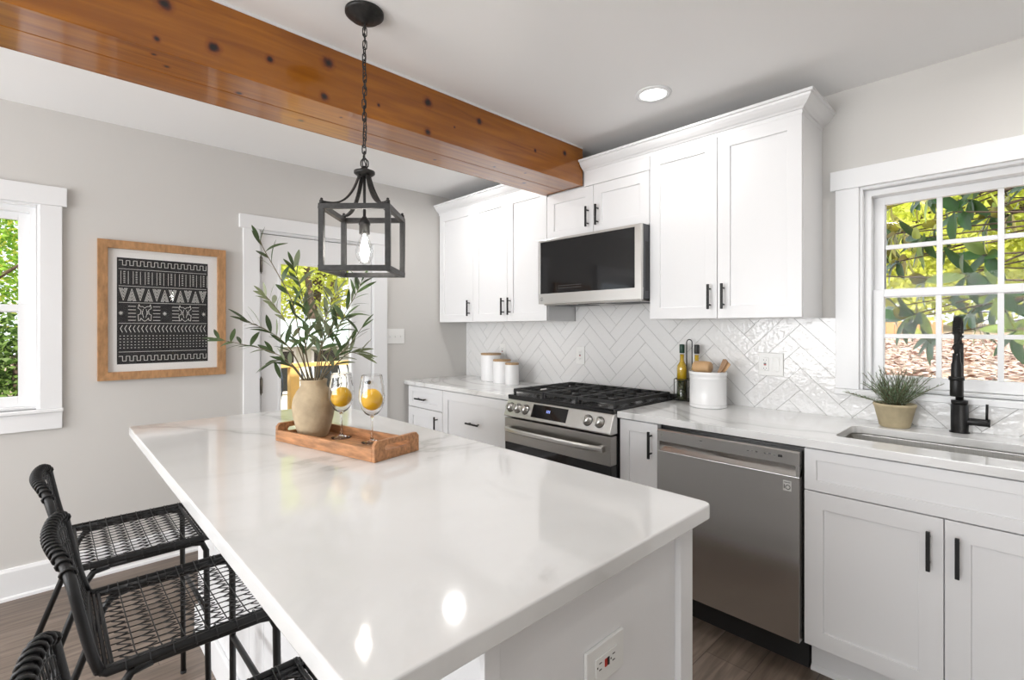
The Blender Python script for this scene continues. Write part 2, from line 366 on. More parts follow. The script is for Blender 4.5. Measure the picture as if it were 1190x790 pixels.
    def build(s, name, mat, parent=None, bevel=0, seg=2, fix=True, local=False):
        me = bpy.data.meshes.new(name); off = Vector((0, 0, 0))
        if parent is not None and not local:
            p = parent
            while p is not None: off += p.location; p = p.parent
        me.from_pydata([tuple(Vector(q) - off) for q in s.v], [], s.f)
        for p, k in zip(me.polygons, s.sm): p.use_smooth = k
        me.materials.append(M[mat] if isinstance(mat, str) else mat)
        if fix:
            bm = bmesh.new(); bm.from_mesh(me)
            bmesh.ops.remove_doubles(bm, verts=bm.verts, dist=1e-6)
            bmesh.ops.recalc_face_normals(bm, faces=bm.faces); bm.to_mesh(me); bm.free()
        me.update()
        o = bpy.data.objects.new(name, me); C.objects.link(o)
        if parent is not None: o.parent = parent
        if bevel:
            md = o.modifiers.new('bevel', 'BEVEL'); md.width = bevel; md.segments = seg; md.limit_method = 'ANGLE'; md.angle_limit = R(40)
        return o
def tag(o, label=None, cat=None, group=None, kind=None):
    if label: o['label'] = label
    if cat: o['category'] = cat
    if group: o['group'] = group
    if kind: o['kind'] = kind
    return o
def empty(name, loc, rz=0):
    o = bpy.data.objects.new(name, None); C.objects.link(o); o.location = loc; o.rotation_euler = (0, 0, rz); o.empty_display_size = 0.05; return o
def thing(name, loc, label, cat, group=None, rz=0): return tag(empty(name, loc, rz), label, cat, group)
def struct(name, mb, mat, bevel=0): return tag(mb.build(name, mat, None, bevel), kind='structure')
def copy_tree(o, parent=None):
    c = o.copy(); C.objects.link(c)
    if parent is not None: c.parent = parent
    for k in ('label',):
        if parent is None and k in c: del c[k]
    for ch in list(o.children): copy_tree(ch, c)
    return c
def arc(c, r, a0, a1, n, plane='xz'):
    out = []
    for i in range(n + 1):
        t = a0 + (a1 - a0) * i / n; u, v = r * math.cos(t), r * math.sin(t)
        out.append({'xz': (c[0] + u, c[1], c[2] + v), 'yz': (c[0], c[1] + u, c[2] + v), 'xy': (c[0] + u, c[1] + v, c[2])}[plane])
    return out
def rrect(x0, x1, y0, y1, r, n=5):
    pts = []
    for cx, cy, a in ((x1 - r, y1 - r, 0), (x0 + r, y1 - r, 90), (x0 + r, y0 + r, 180), (x1 - r, y0 + r, 270)):
        for i in range(n + 1):
            t = R(a + 90 * i / n); pts.append((cx + r * math.cos(t), cy + r * math.sin(t)))
    return pts

# ------------------------------------------------------------------ room shell
CZ = 2.44; XR = 5.6; YF = -6.0; T = 0.16
def wall_holes(mb, axis, lo, hi, a0, a1, z0, z1, holes):
    # wall slab across axis lo..hi, spans a0..a1, holes (b0,b1,c0,c1)
    cuts = sorted(set([a0, a1] + [h[0] for h in holes] + [h[1] for h in holes]))
    for p, q in zip(cuts, cuts[1:]):
        hs = [h for h in holes if h[0] <= p and h[1] >= q]
        segs = [(z0, z1)] if not hs else [(z0, hs[0][2]), (hs[0][3], z1)]
        for u, v in segs:
            if v - u > 1e-4:
                if axis == 'x': mb.box(lo, hi, p, q, u, v)
                else: mb.box(p, q, lo, hi, u, v)
struct('floor', MB().box(-T, XR + T, YF - T, T, -0.1, 0), 'floor')
struct('ceiling', MB().box(-T, XR + T, YF - T, T, CZ, CZ + 0.15), 'ceiling')
LW = (-3.62, -2.749, 0.917, 1.95)      # left window opening
DO = (-1.722, -0.917, 0.0, 1.955)      # door opening
BW = (2.895, 3.62, 1.045, 1.972)       # sink window opening
m = MB(); wall_holes(m, 'x', -T, 0, YF, 0, 0, CZ, [LW, DO]); struct('wall_left', m, 'wall')
m = MB(); wall_holes(m, 'y', 0, T, -T, XR + T, 0, CZ, [BW]); struct('wall_back', m, 'wall')
m = MB(); wall_holes(m, 'x', XR, XR + T, YF, 0, 0, CZ, [(-4.9, -3.9, 0.9, 2.0)]); struct('wall_right', m, 'wall')  # unseen opening added to let the side fill light in
m = MB(); wall_holes(m, 'y', YF - T, YF, -T, XR + T, 0, CZ, [(0.15, 3.65, 0.3, 2.3)]); struct('wall_front', m, 'wall')  # made-up opening out of view, cut for the rear fill light
# baseboards
m = MB()
for y0, y1 in ((YF, -1.822), (-0.803, -0.62)):
    m.prism([(0.0, 0.0), (0.016, 0.0), (0.016, 0.135), (0.010, 0.148), (0.0, 0.150)], y0, y1, 'y')
    m.prism([(0.016, 0.0), (0.028, 0.0), (0.026, 0.012), (0.016, 0.018)], y0, y1, 'y')
struct('baseboard_left', m, 'trim')

# --- sash window builder in the plane x = const (axis 'x') or y = const (axis 'y'); d = outward sign
def window(name, axis, a0, a1, z0, z1, side, casing, head_over, head_z, stool, apron, cols, rows, sash_d, meet):
    root = tag(empty(name, (0, 0, 0)), kind='structure')
    def bx(mb, a, b, d0, d1, u, v):     # a..b along the wall, d0..d1 depth into the room (+) or outward (-)
        if axis == 'x': mb.box(d0, d1, a, b, u, v)
        else: mb.box(a, b, -d0, -d1, u, v)
        return mb
    c = MB(); th = 0.019
    bx(c, a0 - casing, a0, 0, th, z0, z1); bx(c, a1, a1 + casing, 0, th, z0, z1)
    bx(c, a0 - casing - head_over, a1 + casing + head_over, 0, th + 0.006, z1, head_z)
    c.build('casing', 'trim', root, 0.002)
    j = MB()
    bx(j, a0 - 0.0, a0 + 0.012, -T, 0.004, z0, z1); bx(j, a1 - 0.012, a1, -T, 0.004, z0, z1); bx(j, a0 + .012, a1 - .012, -T, 0.004, z1 - 0.012, z1)
    bx(j, a0 + .012, a1 - .012, -T, -0.02, z0, z0 + 0.014)
    for e0, e1 in ((a0 + .012, a0 + .036), (a1 - .036, a1 - .012)): bx(j, e0, e1, -0.11, -0.035, z0 + .014, z1 - .012)
    bx(j, a0 + .036, a1 - .036, -0.11, -0.035, z1 - 0.040, z1 - 0.012)
    j.build('window_frame', 'trim', root, 0.0015)
    st = MB(); bx(st, a0 - casing - stool[2], a1 + casing + stool[2], -0.035, stool[0], z0 - stool[1], z0)
    st.build('window_sill', 'trim', root, 0.004)
    if apron: bx(MB(), a0 - casing, a1 + casing, 0, 0.018, z0 - stool[1] - apron, z0 - stool[1]).build('apron', 'trim', root, 0.002)
    s0, s1 = a0 + .036, a1 - .036; top = z1 - .040; bot = z0 + .014
    for k, (u, v, dd) in enumerate(((meet - 0.018, top, sash_d - 0.028), (bot, meet + 0.018, sash_d))):
        sw = 0.042; rt = 0.036 if k == 0 else 0.034; rb = 0.034 if k == 0 else 0.052
        f = MB(); bx(f, s0, s0 + sw, -dd - 0.024, -dd, u, v) if False else None
        f = MB(); d0, d1 = dd - 0.012, dd + 0.014
        bx(f, s0, s0 + sw, d0, d1, u, v); bx(f, s1 - sw, s1, d0, d1, u, v)
        bx(f, s0 + sw, s1 - sw, d0, d1, v - rt, v); bx(f, s0 + sw, s1 - sw, d0, d1, u, u + rb)
        so = f.build('sash', 'trim', root, 0.002)
        g0, g1, h0, h1 = s0 + sw, s1 - sw, u + rb, v - rt
        bx(MB(), g0 - .004, g1 + .004, dd - 0.001, dd + 0.002, h0 - .004, h1 + .004).build('pane', 'pane', so)
        if cols > 1:
            mm = MB(); t_ = 0.0095
            for i in range(1, cols): q = g0 + (g1 - g0) * i / cols; bx(mm, q - t_, q + t_, dd - 0.008, dd + 0.010, h0, h1)
            for i in range(1, rows):
                q = h0 + (h1 - h0) * i / rows
                for jx in range(cols):
                    bx(mm, g0 + (g1 - g0) * jx / cols + (t_ if jx else 0), g0 + (g1 - g0) * (jx + 1) / cols - (t_ if jx < cols - 1 else 0), dd - 0.0075, dd + 0.0095, q - t_, q + t_)
            mm.build('muntin', 'trim', so, 0.001)
    return root
window('window_1', 'x', LW[0], LW[1], LW[2], LW[3], 1, 0.085, 0.018, 2.046, (0.030, 0.018, 0.006), 0.086, 1, 1, -0.065, 1.425)
window('window_2', 'y', BW[0], BW[1], BW[2], BW[3], 1, 0.092, 0.020, 2.062, (0.036, 0.028, 0.002), 0, 3, 2, -0.085, 1.485)

# --- door
dr = tag(empty('door_1', (0, -1.32, 0)), kind='structure')
m = MB(); m.box(0, 0.019, -1.818, DO[0], 0, 1.963); m.box(0, 0.019, DO[1], -0.805, 0, 1.963); m.box(0, 0.026, -1.840, -0.785, 1.963, 2.050); m.build('casing', 'trim', dr, 0.002)
m = MB(); m.box(-T, 0.003, DO[0], -1.712, 0, 1.955); m.box(-T, 0.003, -0.927, DO[1], 0, 1.955); m.box(-T, 0.003, -1.712, -0.927, 1.945, 1.963); m.build('door_frame', 'trim', dr)
m = MB(); d0, d1 = -0.048, -0.004
m.box(d0, d1, -1.708, -1.604, 0.012, 1.940); m.box(d0, d1, -1.072, -0.931, 0.012, 1.940); m.box(d0, d1, -1.604, -1.072, 1.775, 1.940); m.box(d0, d1, -1.604, -1.072, 0.012, 0.26)
slab = m.build('slab', 'door_paint', dr, 0.0015)
m = MB()
for a, b, u, v in ((-1.604, -1.585, .26, 1.775), (-1.091, -1.072, .26, 1.775), (-1.585, -1.091, 1.757, 1.775), (-1.585, -1.091, .26, .279)): m.box(-0.044, 0.002, a, b, u, v)
m.build('glazing_bead', 'trim', slab, 0.002)
MB().box(-0.028, -0.024, -1.60, -1.075, .265, 1.77).build('pane', 'pane', slab)
MB().box(-0.0495, -0.012, -1.7118, -1.7088, .01, 1.944).box(-0.0495, -0.012, -0.9302, -0.9272, .01, 1.944).box(-0.0495, -.012, -1.708, -.931, 1.941, 1.9445).build('weather_strip', 'blacktrim', dr)
for z in (1.74, 0.95, 0.22):
    m = MB().tube([(0.006, -1.7105, z - .05), (0.006, -1.7105, z + .05)], 0.007, 10); m.box(-0.003, 0.0035, -1.722, -1.700, z - .048, z + .048)
    m.lathe([(0, -.012), (.004, -.008), (.004, 0)], (0.006, -1.7105, z - .05), 8); m.lathe([(.004, 0), (.004, .008), (0, .012)], (0.006, -1.7105, z + .05), 8)
    m.build('hinge', 'hinge', dr)
k = MB().lathe([(.028, 0), (.028, .006), (.012, .010), (.010, .035), (.018, .042), (.026, .055), (.024, .068), (0, .074)], (-0.004, -0.985, 0.935), 20, 'x'); k.build('door_knob', 'black', dr)

# --- light switch and outlets (three-gang plate by the door)
def plate(name, axis, c, wd, ht, label, cat, devices, th=0.006, group=None):
    # axis 'x': on wall x=c[0]; 'y': on wall y=c[1]; face towards room.  'X': horizontal frame on the island end
    root = thing(name, c, label, cat, group)
    def bx(mb, a0, a1, z0, z1, d0, d1):
        if axis == 'x': mb.box(c[0] + d0, c[0] + d1, c[1] + a0, c[1] + a1, c[2] + z0, c[2] + z1)
        else: mb.box(c[0] + a0, c[0] + a1, c[1] - d0, c[1] - d1, c[2] + z0, c[2] + z1)
        return mb
    bx(MB(), -wd / 2, wd / 2, -ht / 2, ht / 2, 0, th).build('cover_plate', 'plate', root, 0.002)
    for kind, a in devices:
        if kind == 'toggle':
            bx(MB(), a - .0055, a + .0055, -.012, .012, th, th + .001).build('toggle_slot', 'plate', root)
            bx(MB(), a - .004, a + .004, -.008, .002, th, th + .010).build('toggle', 'plate', root, 0.001)
        elif kind == 'rocker':
            bx(MB(), a - .016, a + .016, -.033, .033, th, th + .002).build('rocker', 'plate', root, 0.001)
        elif kind == 'gfci':
            f = bx(MB(), a - .0165, a + .0165, -.034, .034, th, th + .0025).build('receptacle', 'plate', root, 0.001)
            bx(MB(), a - .006, a + .006, .001, .006, th + .0025, th + .004).build('test_button', 'slot', f)
            bx(MB(), a - .006, a + .006, -.006, -.001, th + .0025, th + .004).build('reset_button', 'red', f)
            for sz in (-.021, .021):
                s = MB(); bx(s, a - .007, a - .0052, sz - .004, sz + .004, th + .0025, th + .0029); bx(s, a + .0052, a + .007, sz - .003, sz + .003, th + .0025, th + .0029)
                bx(s, a - .0015, a + .0015, sz - .010, sz - .007, th + .0025, th + .0029); s.build('socket', 'slot', f)
        elif kind == 'gfci_h':
            f = bx(MB(), a - .034, a + .034, -.0165, .0165, th, th + .0025).build('receptacle', 'plate', root, 0.001)
            bx(MB(), a + .001, a + .0062, -.007, .007, th + .0025, th + .004).build('test_button', 'slot', f)
            bx(MB(), a - .0075, a - .001, -.007, .007, th + .0025, th + .004).build('reset_button', 'red', f)
            for sz in (-.021, .021):
                s = MB()
                for q in (-.006, .006): bx(s, a + sz - .004, a + sz + .004, q - .0009, q + .0009, th + .0025, th + .0029)
                bx(s, a + sz - .010, a + sz - .007, -.0015, .0015, th + .0025, th + .0029); s.build('socket', 'slot', f)
    return root
plate('light_switch', 'x', (0, -0.728, 1.262), 0.165, 0.118, 'white three toggle light switch plate on grey wall beside the glass door', 'light switch', [('toggle', -.046), ('toggle', 0), ('toggle', .046)])
plate('electrical_outlet', 'y', (2.520, -0.0165, 1.140), 0.118, 0.118, 'double white outlet and rocker plate on tiles right of the utensil crock', 'outlet', [('gfci', -.026), ('rocker', .026)], group='outlets on the tiled backsplash')
plate('electrical_outlet', 'y', (1.285, -0.0165, 1.137), 0.074, 0.122, 'single white outlet on tiles above the left of the gas range', 'outlet', [('gfci', 0)], group='outlets on the tiled backsplash')
plate('electrical_outlet', 'y', (0.485, -0.0165, 1.137), 0.074, 0.122, 'single white outlet on tiles half hidden behind the white canisters', 'outlet', [('gfci', 0)], group='outlets on the tiled backsplash')

# ------------------------------------------------------------------ herringbone backsplash
def clip(poly, a, b, c):            # keep a*x+b*y<=c
    out = []
    for i in range(len(poly)):
        p, q = poly[i], poly[(i + 1) % len(poly)]; dp = a * p[0] + b * p[1] - c; dq = a * q[0] + b * q[1] - c
        if dp <= 0: out.append(p)
        if dp * dq < 0: t = dp / (dp - dq); out.append((p[0] + (q[0] - p[0]) * t, p[1] + (q[1] - p[1]) * t))
    return out
def clip_rect(poly, x0, x1, z0, z1):
    for a, b, c in ((1, 0, x1), (-1, 0, -x0), (0, 1, z1), (0, -1, -z0)):
        poly = clip(poly, a, b, c)
        if len(poly) < 3: return []
    return poly
W_ = 0.0762; S2 = math.sqrt(.5)
def tw(u, v): return (2.440 + (u - v) * W_ * S2, 0.914 + (u + v) * W_ * S2)
rects = [(0.001, 2.803, 0.910, 1.374), (1.238, 1.994, 1.374, 1.60), (2.803, 3.72, 0.910, 1.017)]
bt = MB(); g = 0.0011 / W_
for j in range(-14, 14):
    for i in range(-30, 30):
        for (x0, z0, wx, wz) in ((i + 4 * j, i - 4 * j, 4, 1), (i + 4 * j, i + 1 - 4 * j, 1, 4)):
            q = [tw(x0 + g, z0 + g), tw(x0 + wx - g, z0 + g), tw(x0 + wx - g, z0 + wz - g), tw(x0 + g, z0 + wz - g)]
            if max(p[0] for p in q) < 0 or min(p[0] for p in q) > 3.8 or max(p[1] for p in q) < .9 or min(p[1] for p in q) > 1.65: continue
            tilt = [random.uniform(-.0006, .0006) for _ in range(2)]
            for rc in rects:
                pl = clip_rect(q, *rc)
                if len(pl) >= 3:
                    cx = sum(p[0] for p in q) / 4; cz = sum(p[1] for p in q) / 4
                    dy = [-0.0155 + tilt[0] * (p[0] - cx) * 8 + tilt[1] * (p[1] - cz) * 8 for p in pl]
                    n = len(pl); vs = [(p[0], d, p[1]) for p, d in zip(pl, dy)] + [(p[0], -0.006, p[1]) for p in pl]
                    bt.add(vs, [tuple(range(n))] + [(k, k + n, (k + 1) % n + n, (k + 1) % n) for k in range(n)])
spl = thing('tile_backsplash', (1.4, 0, .91), 'glossy white herringbone tile backsplash behind range and sink', 'backsplash')
bt.build('tiles', 'tile', spl, 0)
gm = MB()
for rc in rects: gm.box(rc[0], rc[1], -0.0135, -0.0005, rc[2], rc[3])
gm.build('grout', 'grout', spl)

# ------------------------------------------------------------------ ceiling beam
bm_ = thing('ceiling_beam', (1.38, -3, 2.2045), 'varnished knotty pine beam running across the white ceiling', 'beam')
m = MB(); m.box(1.229, 1.3795, YF, -0.314, 2.2045, CZ); m.build('beam_board', 'beam', bm_, 0.002)
m = MB(); m.box(1.3815, 1.537, YF, -0.314, 2.2045, CZ); m.build('beam_board', 'beam', bm_, 0.003)
MB().prism([(1.2285, 2.2045), (1.2285, 2.225), (1.2235, 2.225), (1.2235, 2.2045)], YF, -0.314, 'y').build('edge_strip', 'beam', bm_)
struct('trim_1', MB().box(1.5372, 1.541, YF, -0.32, CZ - .010, CZ - .0002), 'trim')

# ------------------------------------------------------------------ cabinets
def shaker(x0, x1, z0, z1, yf, th=0.019, rail=0.062, rz=None, rec=0.008, bead=0.0):
    rz = rz or rail; m = MB()
    X = [x0, x0 + rail, x1 - rail, x1]; Z = [z0, z0 + rz, z1 - rz, z1]; y = yf; yr = yf + rec; yb = yf + th
    P = {}
    def v(a, b, c): P.setdefault((a, b, c), len(P)); return P[(a, b, c)]
    fs = []
    for i in range(3):
        for j in range(3):
            yy = yr if (i == 1 and j == 1) else y
            fs.append((v(X[i], yy, Z[j]), v(X[i + 1], yy, Z[j]), v(X[i + 1], yy, Z[j + 1]), v(X[i], yy, Z[j + 1])))
    a = [(X[1], Z[1]), (X[2], Z[1]), (X[2], Z[2]), (X[1], Z[2])]
    for k in range(4):
        p, q = a[k], a[(k + 1) % 4]; fs.append((v(p[0], y, p[1]), v(q[0], y, q[1]), v(q[0], yr, q[1]), v(p[0], yr, p[1])))
    per = [(X[0], Z[0]), (X[1], Z[0]), (X[2], Z[0]), (X[3], Z[0]), (X[3], Z[1]), (X[3], Z[2]), (X[3], Z[3]), (X[2], Z[3]), (X[1], Z[3]), (X[0], Z[3]), (X[0], Z[2]), (X[0], Z[1])]
    for k in range(12):
        p, q = per[k], per[(k + 1) % 12]; fs.append((v(p[0], y, p[1]), v(q[0], y, q[1]), v(q[0], yb, q[1]), v(p[0], yb, p[1])))
    fs.append(tuple(v(p[0], yb, p[1]) for p in per))
    m.add(list(P.keys()), fs); return m
def pull_v(x, z0, z1, yf, parent, mat='black'):
    m = MB(); y = yf - 0.030; m.box(x - .0055, x + .0055, y - .005, y + .005, z0, z1)
    for z in (z0 + .022, z1 - .022): m.tube([(x, y, z), (x, yf, z)], .0045, 8)
    return m.build('handle', mat, parent, 0.0012)
def pull_h(x0, x1, z, yf, parent):
    m = MB(); y = yf - 0.030; m.box(x0, x1, y - .005, y + .005, z - .0055, z + .0055)
    for x in (x0 + .022, x1 - .022): m.tube([(x, y, z), (x, yf, z)], .0045, 8)
    return m.build('handle', 'black', parent, 0.0012)
G = 0.0015
def upper(x0, x1, z0, z1, doors, label, group='white upper cabinets', name='wall_cabinet', top=None):
    r = thing(name, ((x0 + x1) / 2, -0.15, z0), label, 'cabinet', group)
    MB().box(x0 + .0005, x1 - .0005, -0.290, 0.0, z0, top or 2.285).build('cabinet_body', 'cabinet', r, 0.001)
    for (a, b, hx, hz) in doors:
        d = shaker(a + G, b - G, z0 + .001, z1, -0.310, rail=0.060).build('door', 'cabinet', r, 0.0012)
        if hx: pull_v(hx, hz, hz + .124, -0.310, d)
    return r
upper(0.012, 0.4603, 1.374, 2.272, [(0.012, 0.4603, 0.419, 1.42)], 'white single door wall cabinet nearest the left corner')
upper(0.4603, 1.2330, 1.374, 2.272, [(0.4603, 0.846, 0.813, 1.42), (0.846, 1.2330, 0.882, 1.42)], 'white two door wall cabinet left of the microwave')
ob = upper(1.2340, 1.9955, 1.897, 2.195, [(1.2340, 1.6145, 1.577, 1.944), (1.6145, 1.9955, 1.650, 1.944)], 'short white two door cabinet directly above the microwave')
rightc = upper(1.9965, 2.7460, 1.374, 2.272, [(1.9965, 2.3705, 2.336, 1.42), (2.3705, 2.7460, 2.404, 1.42)], 'tall white two door wall cabinet between microwave and sink window')
# face board above the short doors
for ch in ob.children:
    if ch.name.startswith('cabinet_body'): pass
MB().box(1.542, 1.9955, -0.309, -0.2905, 2.198, 2.2852).build('face_board', 'cabinet', ob, 0.001)
# crown mouldings
CP = [(0.0, 2.272), (0.0, 2.290), (0.006, 2.292), (0.010, 2.298), (0.020, 2.304), (0.034, 2.318), (0.043, 2.330), (0.046, 2.338), (0.055, 2.340), (0.055, 2.352)]
def crown(path, label):
    # path: list of (x, y, nx, ny) corner points on the cabinet face with outward mitre vectors
    m = MB(); n = len(CP); vs = []
    for (x, y, nx, ny) in path:
        for (o, z) in CP: vs.append((x + nx * o, y + ny * o, z))
        vs.append((x - nx * .004, y - ny * .004, 2.352)); vs.append((x - nx * .004, y - ny * .004, 2.272))
    k = n + 2; fs = []
    for i in range(len(path) - 1):
        for j in range(k): fs.append((i * k + j, i * k + (j + 1) % k, (i + 1) * k + (j + 1) % k, (i + 1) * k + j))
    fs.append(tuple(range(k))); fs.append(tuple(range((len(path) - 1) * k, len(path) * k)))
    m.add(vs, fs); o = m.build('crown_molding', 'cabinet'); tag(o, label, 'crown molding', 'white crown molding on the wall cabinets'); return o
crown([(0.003, -0.3105, 0, -1), (1.2225, -0.3105, 0, -1)], 'white crown molding on the cabinets left of the beam')
crown([(1.5425, -0.3105, 0, -1), (2.7465, -0.3105, 1, -1), (2.7465, -0.0005, 1, 0)], 'white crown molding on the cabinets right of the beam, turning the corner')

YB = -0.6287
def base(x0, x1, label, fronts, group='white base cabinets', toe=True, solid=True):
    r = thing('base_cabinet', ((x0 + x1) / 2, -0.3, 0), label, 'cabinet', group)
    b = MB()
    if solid: b.box(x0, x1, -0.6095, -0.017, 0.125, 0.8785)
    else:
        b.box(x0, x0 + .018, -0.6095, -0.017, 0.125, 0.8785); b.box(x1 - .018, x1, -0.6095, -0.017, 0.125, 0.8785)
        b.box(x0 + .018, x1 - .018, -0.6095, -0.59, 0.125, 0.8785); b.box(x0 + .018, x1 - .018, -0.59, -0.017, 0.125, 0.145)
    b.build('cabinet_body', 'cabinet', r, 0.001)
    MB().box(x0 + .005, x1 - .005, -0.550, -0.20, 0.0, 0.1245).build('toe_kick', 'cabinet', r)
    for kind, a0, a1, z0, z1, h in fronts:
        rail = 0.062 if z1 - z0 > .25 else 0.040
        if a1 - a0 < .26: rail = 0.052
        o = shaker(a0 + G, a1 - G, z0, z1, YB, rail=rail if kind != 'drawer' else 0.06, rz=rail).build('door' if kind == 'door' else 'drawer' if kind == 'drawer' else 'false_front', 'cabinet', r, 0.0012)
        if h and h[0] == 'v': pull_v(h[1], h[2], h[2] + .128, YB, o)
        if h and h[0] == 'h': pull_h(h[1] - .066, h[1] + .066, h[2], YB, o)
    return r
base(0.021, 0.4985, 'white cabinet with drawer over door in the far left corner', [('drawer', 0.036, 0.4985, 0.714, 0.871, ('h', 0.237, 0.782)), ('door', 0.036, 0.4985, 0.131, 0.708, ('v', 0.436, 0.545))])
base(0.4995, 1.2390, 'wide white pull out cabinet with horizontal handle left of range', [('door', 0.4995, 1.2390, 0.131, 0.871, ('h', 0.868, 0.68))])
base(2.0150, 2.2290, 'narrow white cabinet between gas range and dishwasher', [('door', 2.0180, 2.2290, 0.131, 0.871, ('v', 2.196, 0.708))])
base(2.8420, 3.6440, 'white sink base cabinet with two doors under the window', [('false', 2.8420, 3.6440, 0.7160, 0.871, None), ('door', 2.8420, 3.2430, 0.131, 0.7117, ('v', 3.206, 0.542)), ('door', 3.2430, 3.6440, 0.131, 0.7117, ('v', 3.276, 0.542))], solid=False)
tag(MB().prism([(-0.5505, 0.0), (-0.564, 0.0), (-0.562, 0.012), (-0.5505, 0.020)], 2.847, 3.64, 'x').build('shoe_molding', 'trim'), 'white shoe molding along the sink cabinet toe kick', 'molding')

# ------------------------------------------------------------------ countertops
m = MB(); m.box(0.002, 1.2385, -0.6477, -0.0165, 0.879, 0.910)
tag(m.build('countertop', 'quartz', None, 0.003), 'white quartz countertop left of the range under the canisters', 'countertop', 'white quartz wall countertops')
# right top with a rounded sink cutout
def top_with_hole(x0, x1, y0, y1, z0, z1, hole):
    bmx = bmesh.new(); out = []
    def ring(pts, z): return [bmx.verts.new((p[0], p[1], z)) for p in pts]
    outer = [(x0, y0), (x1, y0), (x1, y1), (x0, y1)]
    for z in (z0, z1):
        a = ring(outer, z); b = ring(hole, z)
        es = [bmx.edges.new((a[i], a[(i + 1) % 4])) for i in range(4)] + [bmx.edges.new((b[i], b[(i + 1) % len(b)])) for i in range(len(b))]
        bmesh.ops.triangle_fill(bmx, use_beauty=True, use_dissolve=True, edges=es); out.append((a, b))
    for k in range(2):
        lo, hi = out[0][k], out[1][k]; n = len(lo)
        for i in range(n): bmx.faces.new((lo[i], lo[(i + 1) % n], hi[(i + 1) % n], hi[i]))
    bmesh.ops.recalc_face_normals(bmx, faces=bmx.faces)
    me = bpy.data.meshes.new('countertop'); bmx.to_mesh(me); bmx.free(); me.materials.append(M['quartz'])
    o = bpy.data.objects.new('countertop', me); C.objects.link(o)
    md = o.modifiers.new('bevel', 'BEVEL'); md.width = 0.003; md.segments = 2; md.limit_method = 'ANGLE'; md.angle_limit = R(60); return o
hole = rrect(2.913, 3.60, -0.512, -0.205, 0.035)
ct = top_with_hole(2.0135, 3.70, -0.6477, -0.0165, 0.879, 0.910, hole)
tag(ct, 'white quartz countertop right of the range with sink cutout', 'countertop', 'white quartz wall countertops')
# sink
sk = thing('kitchen_sink', (3.26, -0.36, 0.67), 'undermount stainless steel sink below the window', 'sink')
m = MB(); A = rrect(2.906, 3.607, -0.519, -0.198, 0.042, 6); B = rrect(2.916, 3.597, -0.509, -0.208, 0.05, 6); n = len(A)
rings = [([(p[0], p[1]) for p in rrect(2.895, 3.618, -0.53, -0.187, .05, 6)], 0.8775), (A, 0.8775), (A, 0.872), (B, 0.69), (rrect(2.93, 3.583, -0.495, -0.222, 0.05, 6), 0.675)]
vs = [(p[0], p[1], z) for ring, z in rings for p in ring]; fs = []
for i in range(len(rings) - 1):
    for j in range(n): fs.append((i * n + j, i * n + (j + 1) % n, (i + 1) * n + (j + 1) % n, (i + 1) * n + j))
fs.append(tuple(range((len(rings) - 1) * n, len(rings) * n))); m.add(vs, fs, True)
bowl = m.build('basin', 'sink', sk); bowl.modifiers.new('thick', 'SOLIDIFY').thickness = 0.0012
MB().lathe([(.045, 0), (.045, .003), (.03, .001), (0, .0005)], (3.26, -0.36, 0.6755), 24).build('drain', 'steel_light', sk)

# ------------------------------------------------------------------ dishwasher
dw = thing('dishwasher', (2.535, -0.33, 0), 'stainless steel dishwasher under the counter beside the sink cabinet', 'dishwasher')
MB().box(2.2305, 2.8405, -0.600, -0.03, 0.120, 0.8780).build('tub', 'cooktop', dw)
MB().box(2.2305, 2.8405, -0.560, -0.50, 0.0, 0.1195).build('kick_plate', 'slot', dw)
YD = -0.648; x0, x1 = 2.2365, 2.8320
# door: control strip, pocket handle recess, main panel
m = MB(); m.prism([(YD, 0.128), (YD, 0.757), (YD + .003, 0.759), (YD + .026, 0.790), (YD + .034, 0.800), (YD + .002, 0.800), (YD, 0.802), (YD, 0.850), (YD + .004, 0.856), (YD + .046, 0.856), (YD + .046, 0.128)], x0, x1, 'x')
dd = m.build('door', 'steel_dw', dw, 0.001)
MB().box(x0, x0 + .012, YD, YD + .034, 0.757, 0.803).build('handle_end', 'steel_dw', dd); MB().box(x1 - .012, x1, YD, YD + .034, 0.757, 0.803).build('handle_end', 'steel_dw', dd)
m = MB(); m.box(2.7755, 2.8045, YD - .0006, YD, 0.699, 0.738); st = m.build('energy_sticker', 'sticker', dw); st['label'] = 'small light sticker reading 10'
def ring_mb(m, cx, cz, r, t, y0, y1, n=24):
    vs = []
    for k in range(n):
        a = 2 * math.pi * k / n
        for rr in (r - t / 2, r + t / 2): vs.append((cx + rr * math.cos(a), y0, cz + rr * math.sin(a)))
    m.add(vs, [(2 * k, 2 * k + 1, (2 * k + 3) % (2 * n), (2 * k + 2) % (2 * n)) for k in range(n)])
m = MB(); y_ = YD - .0011
m.box(2.7785, 2.7812, y_, YD - .0006, 0.707, 0.7235); ring_mb(m, 2.7925, 0.7135, 0.0080, 0.0026, y_, y_); 
random.seed(3)
for i in range(9): m.box(2.7785 + i * .0025, 2.7785 + i * .0025 + .0016, y_, YD - .0006, 0.730 + random.uniform(-.001, .001), 0.7335 + random.uniform(-.001, .001))
m.build('sticker_print', 'ink', st)
m = MB()
for i in range(7): m.box(2.640 + i * .0165, 2.640 + i * .0165 + .009, YD - .0004, YD, .826 + (i % 2) * .003, .829 + (i % 3) * .002)
m.build('control_markings', 'greymark', dd)
MB().box(2.44, 2.452, YD - .0004, YD, .832, .835).build('brand_mark', 'greymark', dd)
m = MB(); m.box(2.757, 2.773, YD - .0006, YD, .824, .834); m.build('display', 'slot', dd)
m = MB(); ring_mb(m, 2.258, .831, .006, .0015, YD - .0006, YD - .0006); m.build('emblem', 'steel_light', dd)

